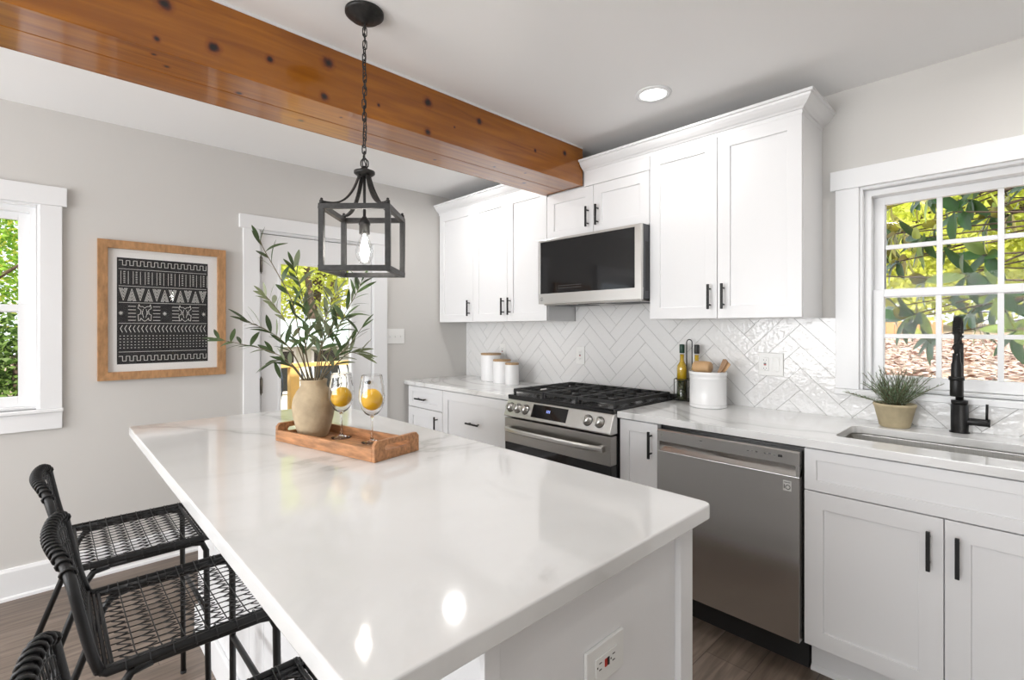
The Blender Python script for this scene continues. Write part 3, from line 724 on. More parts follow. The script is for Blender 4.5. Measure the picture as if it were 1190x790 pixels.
# ------------------------------------------------------------------ gas range
rg = thing('gas_range', (1.626, -0.35, 0), 'stainless steel slide in gas range with black cast iron grates', 'range')
RX0, RX1 = 1.2400, 2.0120
MB().box(RX0 + .003, RX1 - .0005, -0.640, -0.03, 0.05, 0.902).build('oven_body', 'cooktop', rg)
MB().box(RX0 + .03, RX1 - .03, -0.60, -0.08, 0.0, 0.05).build('plinth', 'slot', rg)
m = MB(); m.box(RX0 + .001, RX1 - .0005, -0.668, -0.018, 0.9115, 0.921); m.box(RX0 + .001, RX1 - .0005, -0.668, -0.650, 0.895, 0.9115)
m.build('cooktop', 'cooktop', rg, 0.003)
MB().prism([(-0.075, 0.921), (-0.020, 0.921), (-0.020, 0.940), (-0.060, 0.940)], RX0 + .003, RX1 - .003, 'x').build('back_trim', 'cooktop', rg, 0.003)
cp = MB(); cp.prism([(-0.640, 0.897), (-0.668, 0.895), (-0.705, 0.803), (-0.702, 0.795), (-0.640, 0.795)], RX0, RX1, 'x')
cpo = cp.build('control_panel', 'steel_light', rg, 0.004)
nrm = Vector((0, -0.092, 0.037)).normalized() * 1.0     # outward normal of the slanted panel
nrm = Vector((0, -0.9278, 0.3731))
def on_panel(x, t, h=0):  # t from bottom 0 to top 1
    p = Vector((x, -0.705 + 0.037 * t, 0.803 + 0.092 * t)); return p + nrm * h
def knob_mesh(x):
    m = MB(); c = on_panel(x, 0.5); a = Vector((1, 0, 0)); b = nrm.cross(a)
    prof = [(.026, 0.0), (.026, .004), (.021, .006), (.0205, .026), (.017, .030), (0, .030)]; n = 24; vs = []
    for r, h in prof:
        for j in range(n): t = 2 * math.pi * j / n; vs.append(c + nrm * h + a * (r * math.cos(t)) + b * (r * math.sin(t)))
    fs = [(i * n + j, i * n + (j + 1) % n, (i + 1) * n + (j + 1) % n, (i + 1) * n + j) for i in range(len(prof) - 1) for j in range(n)]
    m.add(vs, fs, True)
    q = []   # grip bar
    for sx in (-.0045, .0045):
        for sy in (-.019, .019):
            for h in (.028, .038): q.append(c + nrm * h + a * sx + b * sy)
    m.add(q, [(0, 1, 3, 2), (4, 6, 7, 5), (0, 4, 5, 1), (2, 3, 7, 6), (1, 5, 7, 3)])
    return m
for x in (1.285, 1.345, 1.408, 1.862, 1.937):
    k = knob_mesh(x).build('knob', 'steel_light', rg)
    c = on_panel(x, .5); bz = MB(); vs = []
    for r in (.026, .030):
        for j in range(24): t = 2 * math.pi * j / 24; vs.append(c + nrm * .0012 + Vector((1, 0, 0)) * (r * math.cos(t)) + nrm.cross(Vector((1, 0, 0))) * (r * math.sin(t)))
    bz.add(vs, [(j, (j + 1) % 24, 24 + (j + 1) % 24, 24 + j) for j in range(24)]); bz.build('bezel', 'slot', k)
def panel_quad(x0, x1, t0, t1, h):
    a, b, c, d = on_panel(x0, t0, h), on_panel(x1, t0, h), on_panel(x1, t1, h), on_panel(x0, t1, h)
    a2, b2, c2, d2 = on_panel(x0, t0, 0), on_panel(x1, t0, 0), on_panel(x1, t1, 0), on_panel(x0, t1, 0)
    return MB().add([a, b, c, d, a2, b2, c2, d2], [(0, 1, 2, 3), (0, 4, 5, 1), (1, 5, 6, 2), (2, 6, 7, 3), (3, 7, 4, 0)])
dp = panel_quad(1.462, 1.722, 0.14, 0.90, .0012).build('display_panel', 'black_gloss', rg)
m = MB()
for i, x in enumerate((1.572, 1.582, 1.592)): q = panel_quad(x, x + .006, .5, .66, .0018); m.add(q.v, q.f)
m.build('clock_digits', 'display', dp)
# oven door
od = MB(); od.box(RX0 + .001, RX1 - .001, -0.698, -0.645, 0.640, 0.786).build('door_band', 'steel', rg, 0.003)
m = MB(); m.box(RX0 + .001, RX1 - .001, -0.695, -0.645, 0.225, 0.640); ow = m.build('oven_door', 'black_gloss', rg, 0.002)
hp = []
for i in range(21):
    t = i / 20; x = RX0 + .035 + (RX1 - RX0 - .07) * t; y = -0.722 - 0.030 * (1 - (2 * t - 1) ** 4 * 1.0); hp.append((x, y, 0.722))
hm = MB(); vs = []; fs = []
for (x, y, z) in hp:
    vs += [(x, y - .008, z - .006), (x, y - .008, z + .010), (x, y + .006, z + .017), (x, y + .010, z - .014)]
for i in range(20):
    for j in range(4): fs.append((i * 4 + j, i * 4 + (j + 1) % 4, (i + 1) * 4 + (j + 1) % 4, (i + 1) * 4 + j))
fs += [(0, 1, 2, 3), (83, 82, 81, 80)]; hm.add(vs, fs)
for x in (RX0 + .045, RX1 - .045): hm.box(x - .014, x + .014, -0.728, -0.697, .708, .738)
hm.build('handle', 'steel_light', rg, 0.002)
MB().box(RX0 + .001, RX1 - .001, -0.692, -0.645, 0.065, 0.215).build('storage_drawer', 'steel', rg, 0.003)
# burners
for (bx_, by_, br_) in ((1.40, -0.50, .045), (1.40, -0.21, .036), (1.626, -0.36, .05), (1.85, -0.50, .05), (1.85, -0.21, .034)):
    b = MB().lathe([(br_ * 1.3, 0), (br_ * 1.3, .006), (br_, .010), (br_, .014), (0, .014)], (bx_, by_, .921), 24).build('burner', 'steel', rg)
    MB().lathe([(br_ * .9, .014), (br_ * .92, .022), (0, .024)], (bx_, by_, .921), 24).build('burner_cap', 'iron', b)
# grates: three, side by side
for gi in range(3):
    gx0 = RX0 + .014 + gi * .2482; gx1 = gx0 + .2455; y0, y1 = -0.635, -0.085; zt = 0.955; m = MB(); b = .0065
    for x in (gx0 + b, gx1 - b): m.box(x - b, x + b, y0, y1, zt - .016, zt)
    for y in (y0 + b, y1 - b, (y0 + y1) / 2): m.box(gx0 + 2 * b, gx1 - 2 * b, y - b, y + b, zt - .016, zt)
    xc = (gx0 + gx1) / 2
    for yc in ((y0 * .75 + y1 * .25), (y0 * .25 + y1 * .75)):
        for dx in (-.066, 0, .066): m.box(xc + dx - .005, xc + dx + .005, yc - .118, yc - .032, zt - .013, zt + .003); m.box(xc + dx - .005, xc + dx + .005, yc + .032, yc + .118, zt - .013, zt + .003)
        m.box(gx0 + 2 * b, xc - .03, yc - .005, yc + .005, zt - .013, zt + .003); m.box(xc + .03, gx1 - 2 * b, yc - .005, yc + .005, zt - .013, zt + .003)
    for x in (gx0 + b, gx1 - b):
        for y in (y0 + b, y1 - b): m.box(x - b, x + b, y - b, y + b, 0.9212, zt - .016)
    m.build('grate', 'iron', rg, 0.002)

# ------------------------------------------------------------------ microwave
mw = thing('microwave', (1.615, -0.2, 1.48), 'stainless steel over the range microwave with black glass door', 'microwave')
MX0, MX1 = 1.2355, 1.9945
MB().box(MX0, MX1, -0.372, -0.017, 1.488, 1.8945).build('microwave_body', 'grey_plastic', mw, 0.002)
m = MB(); x0, x1, z0, z1 = MX0, MX1, 1.482, 1.8925
m.box(x0, x1, -0.394, -0.3725, z0, z0 + .064); m.box(x0, x1, -0.394, -0.3725, z1 - .014, z1); m.box(x0, x0 + .016, -0.394, -0.3725, z0 + .064, z1 - .014); m.box(x1 - .040, x1, -0.394, -0.3725, z0 + .064, z1 - .014)
dm = m.build('door_frame', 'steel_light', mw, 0.0015)
MB().box(x0 + .016, x1 - .040, -0.390, -0.374, z0 + .064, z1 - .014).build('door_glass', 'black_gloss', mw)
MB().box(x1 + .0002, x1 + .0012, -0.35, -0.32, 1.53, 1.80).build('side_vent', 'slot', mw)
m = MB(); ring_mb(m, x0 + .030, z0 + .030, .011, .002, -0.3946, -0.3946); m.box(x0 + .028, x0 + .034, -.3946, -.394, z0 + .022, z0 + .024); m.box(x0 + .028, x0 + .030, -.3946, -.394, z0 + .024, z0 + .036); m.build('emblem', 'grey_plastic', dm)
m = MB(); m.box(MX0 + .02, MX1 - .02, -0.36, -0.05, 1.474, 1.4875); bo = m.build('underside', 'steel', mw, 0.002)
for a in (MX0 + .06, MX1 - .30): MB().box(a, a + .24, -0.30, -0.14, 1.4715, 1.4738).build('grease_filter', 'grey_plastic', bo)
MB().box(1.53, 1.70, -0.35, -0.31, 1.4715, 1.4738).build('cooktop_light', 'slot', bo)
m = MB()
random.seed(11)
for i in range(11):
    for j in range(2): m.box(1.405 + i * .017, 1.405 + i * .017 + random.uniform(.006, .011), -0.3904, -0.390, 1.575 + j * .014, 1.575 + j * .014 + .0035)
m.build('key_markings', 'greymark', mw)

# ------------------------------------------------------------------ island
isl = thing('kitchen_island', (1.9, -2.0, 0), 'white kitchen island base with shiplap seating side', 'island')
IX0, IX1, IY0, IY1 = 0.8442, 2.9172, -2.474, -1.5794
BX0, BX1, BY0, BY1 = 0.95, 2.872, -2.245, -1.640
MB().box(BX0 + .004, BX1 - .001, BY0 + .012, BY1 - .002, 0.0, 0.8785).build('island_body', 'cabinet', isl)
m = MB(); xx = BX0
nb = 13; wb = (BX1 - BX0) / nb
for i in range(nb): m.box(BX0 + i * wb + .0015, BX0 + (i + 1) * wb - .0015, BY0, BY0 + .0118, 0.002, 0.8783)
m.build('shiplap_panel', 'cabinet', isl, 0.002)
MB().box(BX0, BX1 - .002, BY0 - .014, BY0 - .0002, 0.0, 0.13).build('baseboard', 'trim', isl, 0.003)
MB().box(BX1, BX1 + .018, BY1 - .042, BY1 + .014, 0.0, 0.8783).build('corner_post', 'cabinet', isl, 0.0015); MB().box(BX1, BX1 + .012, BY0 - .014, BY0 + .018, 0.0, 0.8783).build('corner_post', 'cabinet', isl, 0.0015)
MB().box(BX1 - .0005, BX1 + .003, BY0 + .0185, BY1 - .0425, 0.0, 0.8783).build('end_panel', 'cabinet', isl)
for i in range(3):
    a = BX0 + .02 + i * .63; d = MB()
    q = shaker(a, a + .62, .13, .86, 0, rail=.06); q.v = [(p[0], BY1 + .019 - p[1] - .0, p[2]) for p in q.v]; do = q.build('door', 'cabinet', isl, .0012)
    h = MB(); h.box(a + .55, a + .561, BY1 + .044, BY1 + .054, .68, .81)
    for z in (.70, .79): h.tube([(a + .5555, BY1 + .049, z), (a + .5555, BY1 + .019, z)], .0045, 8)
    h.build('handle', 'black', do, .001)
plate('electrical_outlet', 'x', (BX1 + .0032, -1.957, 0.700), 0.118, 0.074, 'white outlet with red and black buttons on the island end panel', 'outlet', [('gfci_h', 0)], th=0.007)
m = MB(); m.prism(rrect(IX0, IX1, IY0, IY1, 0.022, 5), 0.879, 0.914, 'z')
tag(m.build('island_countertop', 'quartz', None, 0.004, 3), 'large white veined quartz slab on the island', 'countertop')

# ------------------------------------------------------------------ recessed lights
def recessed(x, y, label, power, group='recessed ceiling lights'):
    r = thing('recessed_light', (x, y, CZ), label, 'ceiling light', group)
    MB().lathe([(.060, -.001), (.062, -.006), (.082, -.005), (.084, -.0003), (.060, -.0003)], (x, y, CZ), 40, close=True).build('trim_ring', 'trim', r)
    MB().lathe([(.060, -.0005), (.060, -.003), (0, -.0032)], (x, y, CZ), 40).build('diffuser', 'lamp', r)
    l = light('recessed_lamp', 'AREA', (0, 0, -0.012), (0, 0, 0), power, (1.0, 0.98, 0.955), 0.11); l.parent = r; l.data.spread = R(170)
    return r
recessed(2.203, -0.626, 'round white recessed ceiling light above the range area', 2.2)
recessed(0.712, -0.682, 'round recessed ceiling light beyond the wooden beam', 4.2)
recessed(0.73, -4.65, 'round recessed ceiling light left of the beam at the rear', 12)
recessed(2.45, -3.5, 'added unseen recessed fill light behind the island right of the beam', 6)  # extra lamp out of view, added to brighten the island area
recessed(3.69, -0.64, 'round recessed ceiling light above the kitchen sink', 5.5)
recessed(4.0, -4.5, 'added unseen recessed fill light at the rear of the room', 3)  # unseen lamp added as fill for the rear of the room

# ------------------------------------------------------------------ pendant lantern
pc = Vector((1.820, -1.908, 0)); rz = R(46.7)
pn = thing('pendant_light', (pc.x, pc.y, 1.52), 'black open cage lantern pendant hanging over the island', 'pendant light', rz=rz)
h = 0.118; zt, zb = 1.738 - 1.52, 1.516 - 1.52; b = .0085
m = MB()
for z in (zt - b, zb + b):
    for s in (-1, 1):
        m.box(-h, h, s * (h - b) - b, s * (h - b) + b, z - b, z + b); m.box(s * (h - b) - b, s * (h - b) + b, -h + 2 * b, h - 2 * b, z - b, z + b)
for sx in (-1, 1):
    for sy in (-1, 1): m.box(sx * (h - b) - b, sx * (h - b) + b, sy * (h - b) - b, sy * (h - b) + b, zb + 2 * b, zt - 2 * b)
m.build('cage', 'lantern', pn, 0.001, local=True)
for sx in (-1, 1):
    for sy in (-1, 1):
        m = MB(); c0 = Vector((sx * (h - b), sy * (h - b), zt)); n = 14; vs = []; fs = []
        d = Vector((-sx, -sy, 0)).normalized(); sd = Vector((-d.y, d.x, 0)); Ls = (h - b) * math.sqrt(2) - .016
        for i in range(n + 1):
            t = i / n
            # flat run then sweeping up to the hub
            u = .010 + (Ls - .010) * (1 - (1 - t) ** 1.15); z = zt + .004 + .128 * (t ** 2.6)
            p = Vector((c0.x, c0.y, 0)) + d * u; p.z = z
            for a_, b_ in ((-1, 0), (1, 0), (1, 1), (-1, 1)): vs.append(p + sd * (.0065 * a_) + (d * -.003 + Vector((0, 0, .005))) * b_)
        for i in range(n):
            for j in range(4): fs.append((i * 4 + j, i * 4 + (j + 1) % 4, (i + 1) * 4 + (j + 1) % 4, (i + 1) * 4 + j))
        fs += [(0, 1, 2, 3), (n * 4 + 3, n * 4 + 2, n * 4 + 1, n * 4)]
        m.add(vs, fs); m.build('curved_arm', 'lantern', pn, local=True)
        MB().lathe([(.0075, 0), (.0075, .010), (.004, .013), (.005, .017), (0, .020)], (c0.x, c0.y, zt), 10).build('finial', 'lantern', pn, local=True)
MB().lathe([(.010, -.012), (.028, -.008), (.036, -.002), (.036, .006), (.026, .010), (.012, .016), (.008, .024), (0, .024)], (0, 0, zt + .134), 28).build('hub', 'lantern', pn, local=True)
m = MB().tube([(0, 0, zt + .125), (0, 0, zt - .030)], .005, 10); m.lathe([(.006, .0), (.010, -.006), (.018, -.016), (.020, -.024), (.020, -.030), (.018, -.031), (.018, -.062), (0, -.062)], (0, 0, zt - .018), 24); m.build('lamp_socket', 'lantern', pn, local=True)
bulb = MB().lathe([(.013, -.060 + zt - .020), (.015, zt - .092), (.024, zt - .115), (.031, zt - .140), (.029, zt - .162), (.018, zt - .182), (0, zt - .190)], (0, 0, 0), 28).build('bulb', 'crystal', pn, local=True)
MB().lathe([(.003, zt - .082), (.008, zt - .10), (.014, zt - .13), (.013, zt - .158), (.004, zt - .172), (0, zt - .173)], (0, 0, 0), 16).build('filament', 'bulbglow', pn, local=True)
# chain
ch = MB(); z0 = zt + .160; z1 = CZ - 1.52 - .035; L = .030; nlk = int((z1 - z0) / (L * .74)); st_ = (z1 - z0) / nlk
def link(m, z, ang, hl, hw, r):
    pts = []
    for i in range(16):
        a = 2 * math.pi * i / 16; u = hw * math.cos(a); v = (hl - hw) * (1 if math.sin(a) > 0 else -1) * (abs(math.sin(a)) > .01) + hw * math.sin(a)
        pts.append((u * math.cos(ang) + .0015 * math.sin(z * 40), u * math.sin(ang), z + v))
    m.tube(pts, r, 6, closed=True)
for i in range(nlk): link(ch, z0 + (i + .5) * st_, (i % 2) * math.pi / 2 + .4 + i * .15, .0165, .0068, .0019)
link(ch, zt + .168, .2, .016, .013, .0024)
ch.build('chain', 'lantern', pn, local=True)
wire = MB(); wp = []
for i in range(60):
    t = i / 59; wp.append((.004 * math.sin(t * 60), .004 * math.cos(t * 47), zt + .15 + (z1 - zt - .15) * t))
wire.tube(wp, .0016, 6); wire.build('cord', 'lantern', pn, local=True)
cz = CZ - 1.52
MB().lathe([(.010, -.040), (.014, -.034), (.030, -.031), (.034, -.026), (.052, -.022), (.060, -.012), (.066, -.010), (.066, -.0005), (0, -.0005)], (0, 0, cz), 36).build('canopy', 'lantern', pn, local=True)
pl = light('pendant_lamp', 'POINT', (0, 0, zt - .135), (0, 0, 0), 5, (1.0, 0.93, 0.84)); pl.data.shadow_soft_size = .02; pl.parent = pn

# ------------------------------------------------------------------ framed print
PY0, PY1, PZ0, PZ1 = -2.5265, -1.919, 1.0425, 1.8045
pf = thing('framed_print', (0, (PY0 + PY1) / 2, PZ0), 'wood framed black and white tribal pattern print on grey wall', 'picture')
fw = .044; m = MB()
def mitre(y0, y1, z0, z1, wd, xb, xf, m):
    o = [(y0, z0), (y1, z0), (y1, z1), (y0, z1)]; i = [(y0 + wd, z0 + wd), (y1 - wd, z0 + wd), (y1 - wd, z1 - wd), (y0 + wd, z1 - wd)]
    for k in range(4):
        a, b_, c, d = o[k], o[(k + 1) % 4], i[(k + 1) % 4], i[k]
        m.add([(xf, *a), (xf, *b_), (xf - .004, *c), (xf - .004, *d), (xb, *a), (xb, *b_), (xb, *c), (xb, *d)], [(0, 1, 2, 3), (0, 4, 5, 1), (2, 6, 7, 3), (1, 5, 6, 2), (0, 3, 7, 4), (4, 7, 6, 5)])
mitre(PY0, PY1, PZ0, PZ1, fw, .001, .030, m); m.build('frame', 'framewood', pf, 0.001)
MB().box(.001, .008, PY0 + fw, PY1 - fw, PZ0 + fw, PZ1 - fw).build('mat_board', 'paper', pf)
QY0, QY1, QZ0, QZ1 = -2.444, -2.012, 1.127, 1.714
pr = MB().box(.008, .0086, QY0, QY1, QZ0, QZ1).build('print', 'printblack', pf)
MB().box(.0115, .0125, PY0 + fw, PY1 - fw, PZ0 + fw, PZ1 - fw).build('glazing', 'pane', pf)
pt = MB(); WQ, HQ = QY1 - QY0, QZ1 - QZ0
def ln(u0, v0, u1, v1, t=.0022):      # u across 0..1, v down 0..1
    a = Vector((QY0 + u0 * WQ, QZ1 - v0 * HQ)); b_ = Vector((QY0 + u1 * WQ, QZ1 - v1 * HQ)); d = (b_ - a)
    if d.length < 1e-6: return
    d.normalize(); n_ = Vector((-d.y, d.x)) * t / 2; a = a - d * t * .3; b_ = b_ + d * t * .3; x = .0089
    pt.add([(x, *(a - n_)), (x, *(b_ - n_)), (x, *(b_ + n_)), (x, *(a + n_))], [(0, 1, 2, 3)])
def poly(pts, t=.0022):
    for p, q in zip(pts, pts[1:]): ln(*p, *q, t)
for v in (.105, .265, .42, .615, .80, .885 + .0): 
    if v != .80: ln(.02, v, .98, v)
ln(.02, .885, .98, .885)
for v0 in (.025, .925):                 # stepped meander rows
    n = 13; pts = []
    for i in range(n):
        u = .02 + i * .96 / n; s = .96 / n
        pts += [(u, v0), (u + s * .5, v0), (u + s * .5, v0 + .045), (u + s, v0 + .045)] if i % 1 == 0 else []
        pts.append((u + s, v0))
    poly(pts, .0028)
for i in range(8):                      # ladders of dots between bars
    u = .04 + i * .125
    ln(u, .125, u, .245); ln(u + .075, .125, u + .075, .245)
    for j in range(7): ln(u + .028, .13 + j * .017, u + .042, .13 + j * .017, .0035)
for i in range(11):                     # nested triangles
    u = .02 + i * .0875; up = i % 2
    for k in range(4):
        s = .042 - k * .010; a, b_ = (.405, .29 + k * .03) if up else (.285, .40 - k * .03)
        poly([(u + .0437 - s, a), (u + .0437, b_), (u + .0437 + s, a)], .0022)
def star(u, v):
    for a in range(0, 180, 45): ln(u - .022 * math.cos(R(a)), v - .018 * math.sin(R(a)), u + .022 * math.cos(R(a)), v + .018 * math.sin(R(a)))
for u in (.04, .5, .95): star(u, .52)
for u in (.115, .375, .585, .815):
    for k in range(5): ln(u, .455 + k * .033, u + .075, .455 + k * .033, .003)
for uc in (.285, .73):                  # creature like outline
    for s in (-1, 1):
        poly([(uc, .47), (uc + s * .02, .455), (uc + s * .05, .455), (uc + s * .06, .435), (uc + s * .07, .47), (uc + s * .04, .49), (uc + s * .045, .525), (uc + s * .07, .535), (uc + s * .065, .59), (uc + s * .045, .585), (uc + s * .04, .565), (uc + s * .02, .585), (uc, .595)], .0026)
        ln(uc + s * .015, .48, uc + s * .03, .53); ln(uc + s * .03, .50, uc + s * .012, .56)
for i in range(22):
    u = .035 + i * .0435
    poly([(u + .02, .635), (u, .665), (u + .02, .70)], .0030)
for i in range(26):
    for j in range(5): u = .03 + i * .0378; v = .735 + j * .028; ln(u, v, u + .008, v, .0038)
pt.build('print_pattern', 'printwhite', pr)

# ------------------------------------------------------------------ tray, vase, glasses
tx, ty, ta = 1.7800, -1.9640, R(12.6)
fl = Vector((1.535, -2.114)); ex = Vector((math.cos(ta), math.sin(ta))); ey = Vector((-ex.y, ex.x)); TL, TW = .538, .190
ctr = fl + ex * TL / 2 + ey * TW / 2
tr = thing('serving_tray', (ctr.x, ctr.y, .914), 'rectangular brown wooden serving tray with handle slots on the island', 'tray', rz=ta)
hl, hw = TL / 2, TW / 2
MB().box(-hl + .012, hl - .012, -hw + .012, hw - .012, 0.0005, 0.011).build('tray_base', 'traywood', tr, .001, local=True)
for s in (-1, 1): MB().box(-hl + .014, hl - .014, s * (hw - .006) - .006, s * (hw - .006) + .006, 0.0005, .041).build('side_wall', 'traywood', tr, .002, local=True)
for s in (-1, 1):
    m = MB(); xo = s * hl; xi = s * (hl - .014)
    outer = [(-hw, .0005), (hw, .0005), (hw, .052), (hw - .010, .064), (-hw + .010, .064), (-hw, .052)]
    inner = [(-.048, .030), (.048, .030), (.055, .037), (.048, .046), (-.048, .046), (-.055, .037)]
    vs = [(x, *p) for x in (xo, xi) for p in outer + inner]; fs = []
    for i in range(6):
        j = (i + 1) % 6
        fs += [(i, j, 6 + j, 6 + i), (12 + i, 12 + j, 18 + j, 18 + i), (i, j, 12 + j, 12 + i), (6 + i, 6 + j, 18 + j, 18 + i)]
    m.add(vs, fs); m.build('end_wall', 'traywood', tr, .002, local=True)
TF = .9255
VX, VY = 1.607, -2.008
VX, VY = 1.600, -2.000
va = thing('clay_vase', (VX, VY, TF), 'beige stoneware vase on the tray holding olive branches', 'vase')
prof = [(.048, 0), (.052, .004), (.063, .04), (.072, .08), (.0755, .112), (.072, .140), (.060, .166), (.048, .182), (.0445, .192), (.047, .203), (.0485, .208), (.047, .211), (.041, .208), (.040, .195), (.045, .178), (.060, .155), (.062, .10), (.045, .03), (0, .02)]
MB().lathe(prof, (VX, VY, TF), 48).build('vase_body', 'vase', va)
# branches: control points as (sideways u, towards-camera-away w, height) about the vase mouth
sv = Vector((math.sin(YAW), math.cos(YAW), 0)); fv = Vector((-math.cos(YAW), math.sin(YAW), 0))
def br_pt(u, w_, z): return Vector((VX, VY, 0)) + sv * u + fv * w_ + Vector((0, 0, z))
BR = [
 ('tallest olive branch reaching up left above the door glass', [(-.020, .0, 1.125), (-.045, -.02, 1.30), (-.062, -.04, 1.42), (-.110, -.06, 1.53), (-.150, -.06, 1.60), (-.172, -.06, 1.645)], 8, 0),
 ('olive branch rising just left of the vase centre', [(-.010, .01, 1.125), (-.030, .0, 1.25), (-.040, .02, 1.38), (-.062, .03, 1.48), (-.088, .03, 1.56)], 12, 0),
 ('low olive branch stretching furthest left toward the print', [(-.030, .0, 1.125), (-.085, -.01, 1.20), (-.165, -.02, 1.245), (-.255, -.03, 1.268), (-.340, -.03, 1.285)], 11, 0),
 ('pale olive branch leaning left with tip near the door hinge', [(-.020, .02, 1.125), (-.080, .05, 1.25), (-.140, .08, 1.35), (-.195, .09, 1.42), (-.224, .09, 1.452)], 11, 1),
 ('olive branch spreading left at middle height', [(-.015, -.02, 1.125), (-.060, -.06, 1.25), (-.120, -.08, 1.31), (-.200, -.09, 1.350)], 12, 0),
 ('olive branch leaning right with high tip beside the door glass edge', [(.020, .0, 1.125), (.060, .02, 1.26), (.105, .02, 1.37), (.150, .02, 1.45), (.172, .02, 1.50)], 12, 0),
 ('olive branch spreading far right below the switch plate', [(.025, -.01, 1.125), (.075, -.03, 1.20), (.140, -.03, 1.26), (.190, -.03, 1.33)], 9, 0),
 ('upright olive branch right of centre with pale leaves', [(.010, .01, 1.125), (.018, .03, 1.27), (.030, .05, 1.38), (.068, .05, 1.46)], 13, 1),
 ('olive branch curving right through the middle of the bunch', [(.012, -.02, 1.125), (.045, -.05, 1.25), (.095, -.06, 1.32), (.140, -.06, 1.37)], 12, 0),
 ('olive branch standing straight up in the middle of the vase', [(.0, .0, 1.125), (-.022, -.02, 1.24), (-.004, -.02, 1.34), (-.040, -.02, 1.43)], 12, 0),
 ('short pale olive branch drooping right over the wine glasses', [(.024, -.01, 1.125), (.085, -.01, 1.19), (.140, -.02, 1.235), (.185, -.02, 1.225)], 9, 1),
 ('short olive branch bending low left over the vase shoulder', [(-.024, -.02, 1.125), (-.060, -.05, 1.19), (-.095, -.06, 1.21), (-.125, -.06, 1.20)], 7, 0),
 ('short pale olive branch at the back centre of the bunch', [(.004, .025, 1.125), (.010, .06, 1.22), (-.010, .09, 1.31), (.015, .10, 1.38)], 10, 1),
]
def spline(pts, n):
    out = []; P = [pts[0]] + pts + [pts[-1]]
    for i in range(1, len(P) - 2):
        for k in range(n):
            t = k / n; a, b_, c, d = P[i - 1], P[i], P[i + 1], P[i + 2]
            out.append(0.5 * ((2 * b_) + (-a + c) * t + (2 * a - 5 * b_ + 4 * c - d) * t * t + (-a + 3 * b_ - 3 * c + d) * t ** 3))
    out.append(P[-2]); return out
random.seed(21)
for lab, cps, nl, pale in BR:
    pts = spline([br_pt(*c) for c in cps], 8); L = len(pts)
    base_p = Vector((VX, VY, TF + .03)) + (pts[0] - Vector((VX, VY, pts[0].z))) * .6
    pts = [base_p] + pts
    o = thing('olive_branch', tuple(base_p), lab, 'branch', 'olive branches in the vase')
    MB().tube(pts, [.0028 - .0019 * i / len(pts) for i in range(len(pts))], 6).build('stem', 'stem', o)
    lv = MB()
    nl = int(nl * 1.35)
    for i in range(nl):
        t = .28 + .72 * (i + .5) / nl; k = min(L - 1, max(1, int(t * (L - 1)))); p = pts[k + 1] if k + 1 < len(pts) else pts[-1]; d = (pts[min(k + 2, len(pts) - 1)] - pts[k]).normalized()
        side = sv * (1 if i % 2 else -1) * random.uniform(.5, 1) + fv * random.uniform(-.5, .5) + Vector((0, 0, random.uniform(-.1, .5)))
        dirv = (d * random.uniform(.5, 1.0) + side * random.uniform(.5, 1.0)).normalized()
        upv = Vector((random.uniform(-.5, .5), random.uniform(-.5, .5), 1)) - fv * random.uniform(-.2, .9)
        lv.blade(p, dirv, upv, random.uniform(.052, .086), random.uniform(.013, .0195), random.uniform(-.1, .55), 7, .1)
    lv.blade(pts[-1], (pts[-1] - pts[-3]), Vector((0, 0, 1)) - fv * .6, .062, .013, .15, 6, .1)
    lv.build('leaves', 'olive_pale' if pale else 'olive', o, fix=False)

def wine_glass(x, y, label, s=1.0):
    r = thing('wine_glass', (x, y, TF), label, 'wine glass', 'wine glasses on the tray')
    out = [(0.0, .0), (.036, .0006), (.0365, .002), (.020, .0045), (.008, .008), (.0042, .018), (.0036, .05), (.0040, .082), (.009, .092), (.024, .102), (.036, .120), (.0435, .142), (.0452, .162), (.0430, .190), (.0385, .215), (.0354, .2345), (.0351, .2358)]
    inn = [(.0345, .2358), (.0345, .2345), (.0377, .215), (.0422, .190), (.0444, .162), (.0427, .142), (.0352, .1205), (.023, .1035), (.008, .096), (0, .095)]
    MB().lathe([(a * s, b_ * s) for a, b_ in out + inn], (x, y, TF), 40).build('glass_body', 'stemware', r)
    return r
GX1, GY1 = 1.700, -1.938
GX2, GY2 = 1.846, -1.893
wine_glass(GX1, GY1, 'wine glass holding a lemon, next to the beige vase')
wine_glass(GX2, GY2, 'wine glass holding a lemon, nearer the right end of the tray')
def lemon(x, y, z, rot, label):
    o = MB(); n, k = 28, 20; vs = []; fs = []; q = Matrix.Rotation(rot[0], 3, 'X') @ Matrix.Rotation(rot[1], 3, 'Y')
    for i in range(k + 1):
        a = math.pi * i / k; zz = math.cos(a); rr = math.sin(a); tip = .10 * max(0, abs(zz) - .9) * 10
        for j in range(n):
            t = 2 * math.pi * j / n; nn = 1 + .02 * math.sin(3 * t + i)
            vs.append(q @ Vector((.0365 * rr * math.cos(t) * nn, .0365 * rr * math.sin(t) * nn, .0395 * (zz + math.copysign(tip * .5, zz)))) + Vector((x, y, z)))
    for i in range(k):
        for j in range(n): fs.append((i * n + j, (i + 1) * n + j, (i + 1) * n + (j + 1) % n, i * n + (j + 1) % n))
    o.add(vs, fs, True); return tag(o.build('lemon', 'lemon'), label, 'fruit', 'lemons in the wine glasses')
lemon(GX1, GY1, TF + .148, (R(15), R(65)), 'deep yellow lemon inside the wine glass beside the vase')
lemon(GX2, GY2, TF + .150, (R(20), R(25)), 'deep yellow lemon inside the right hand wine glass')

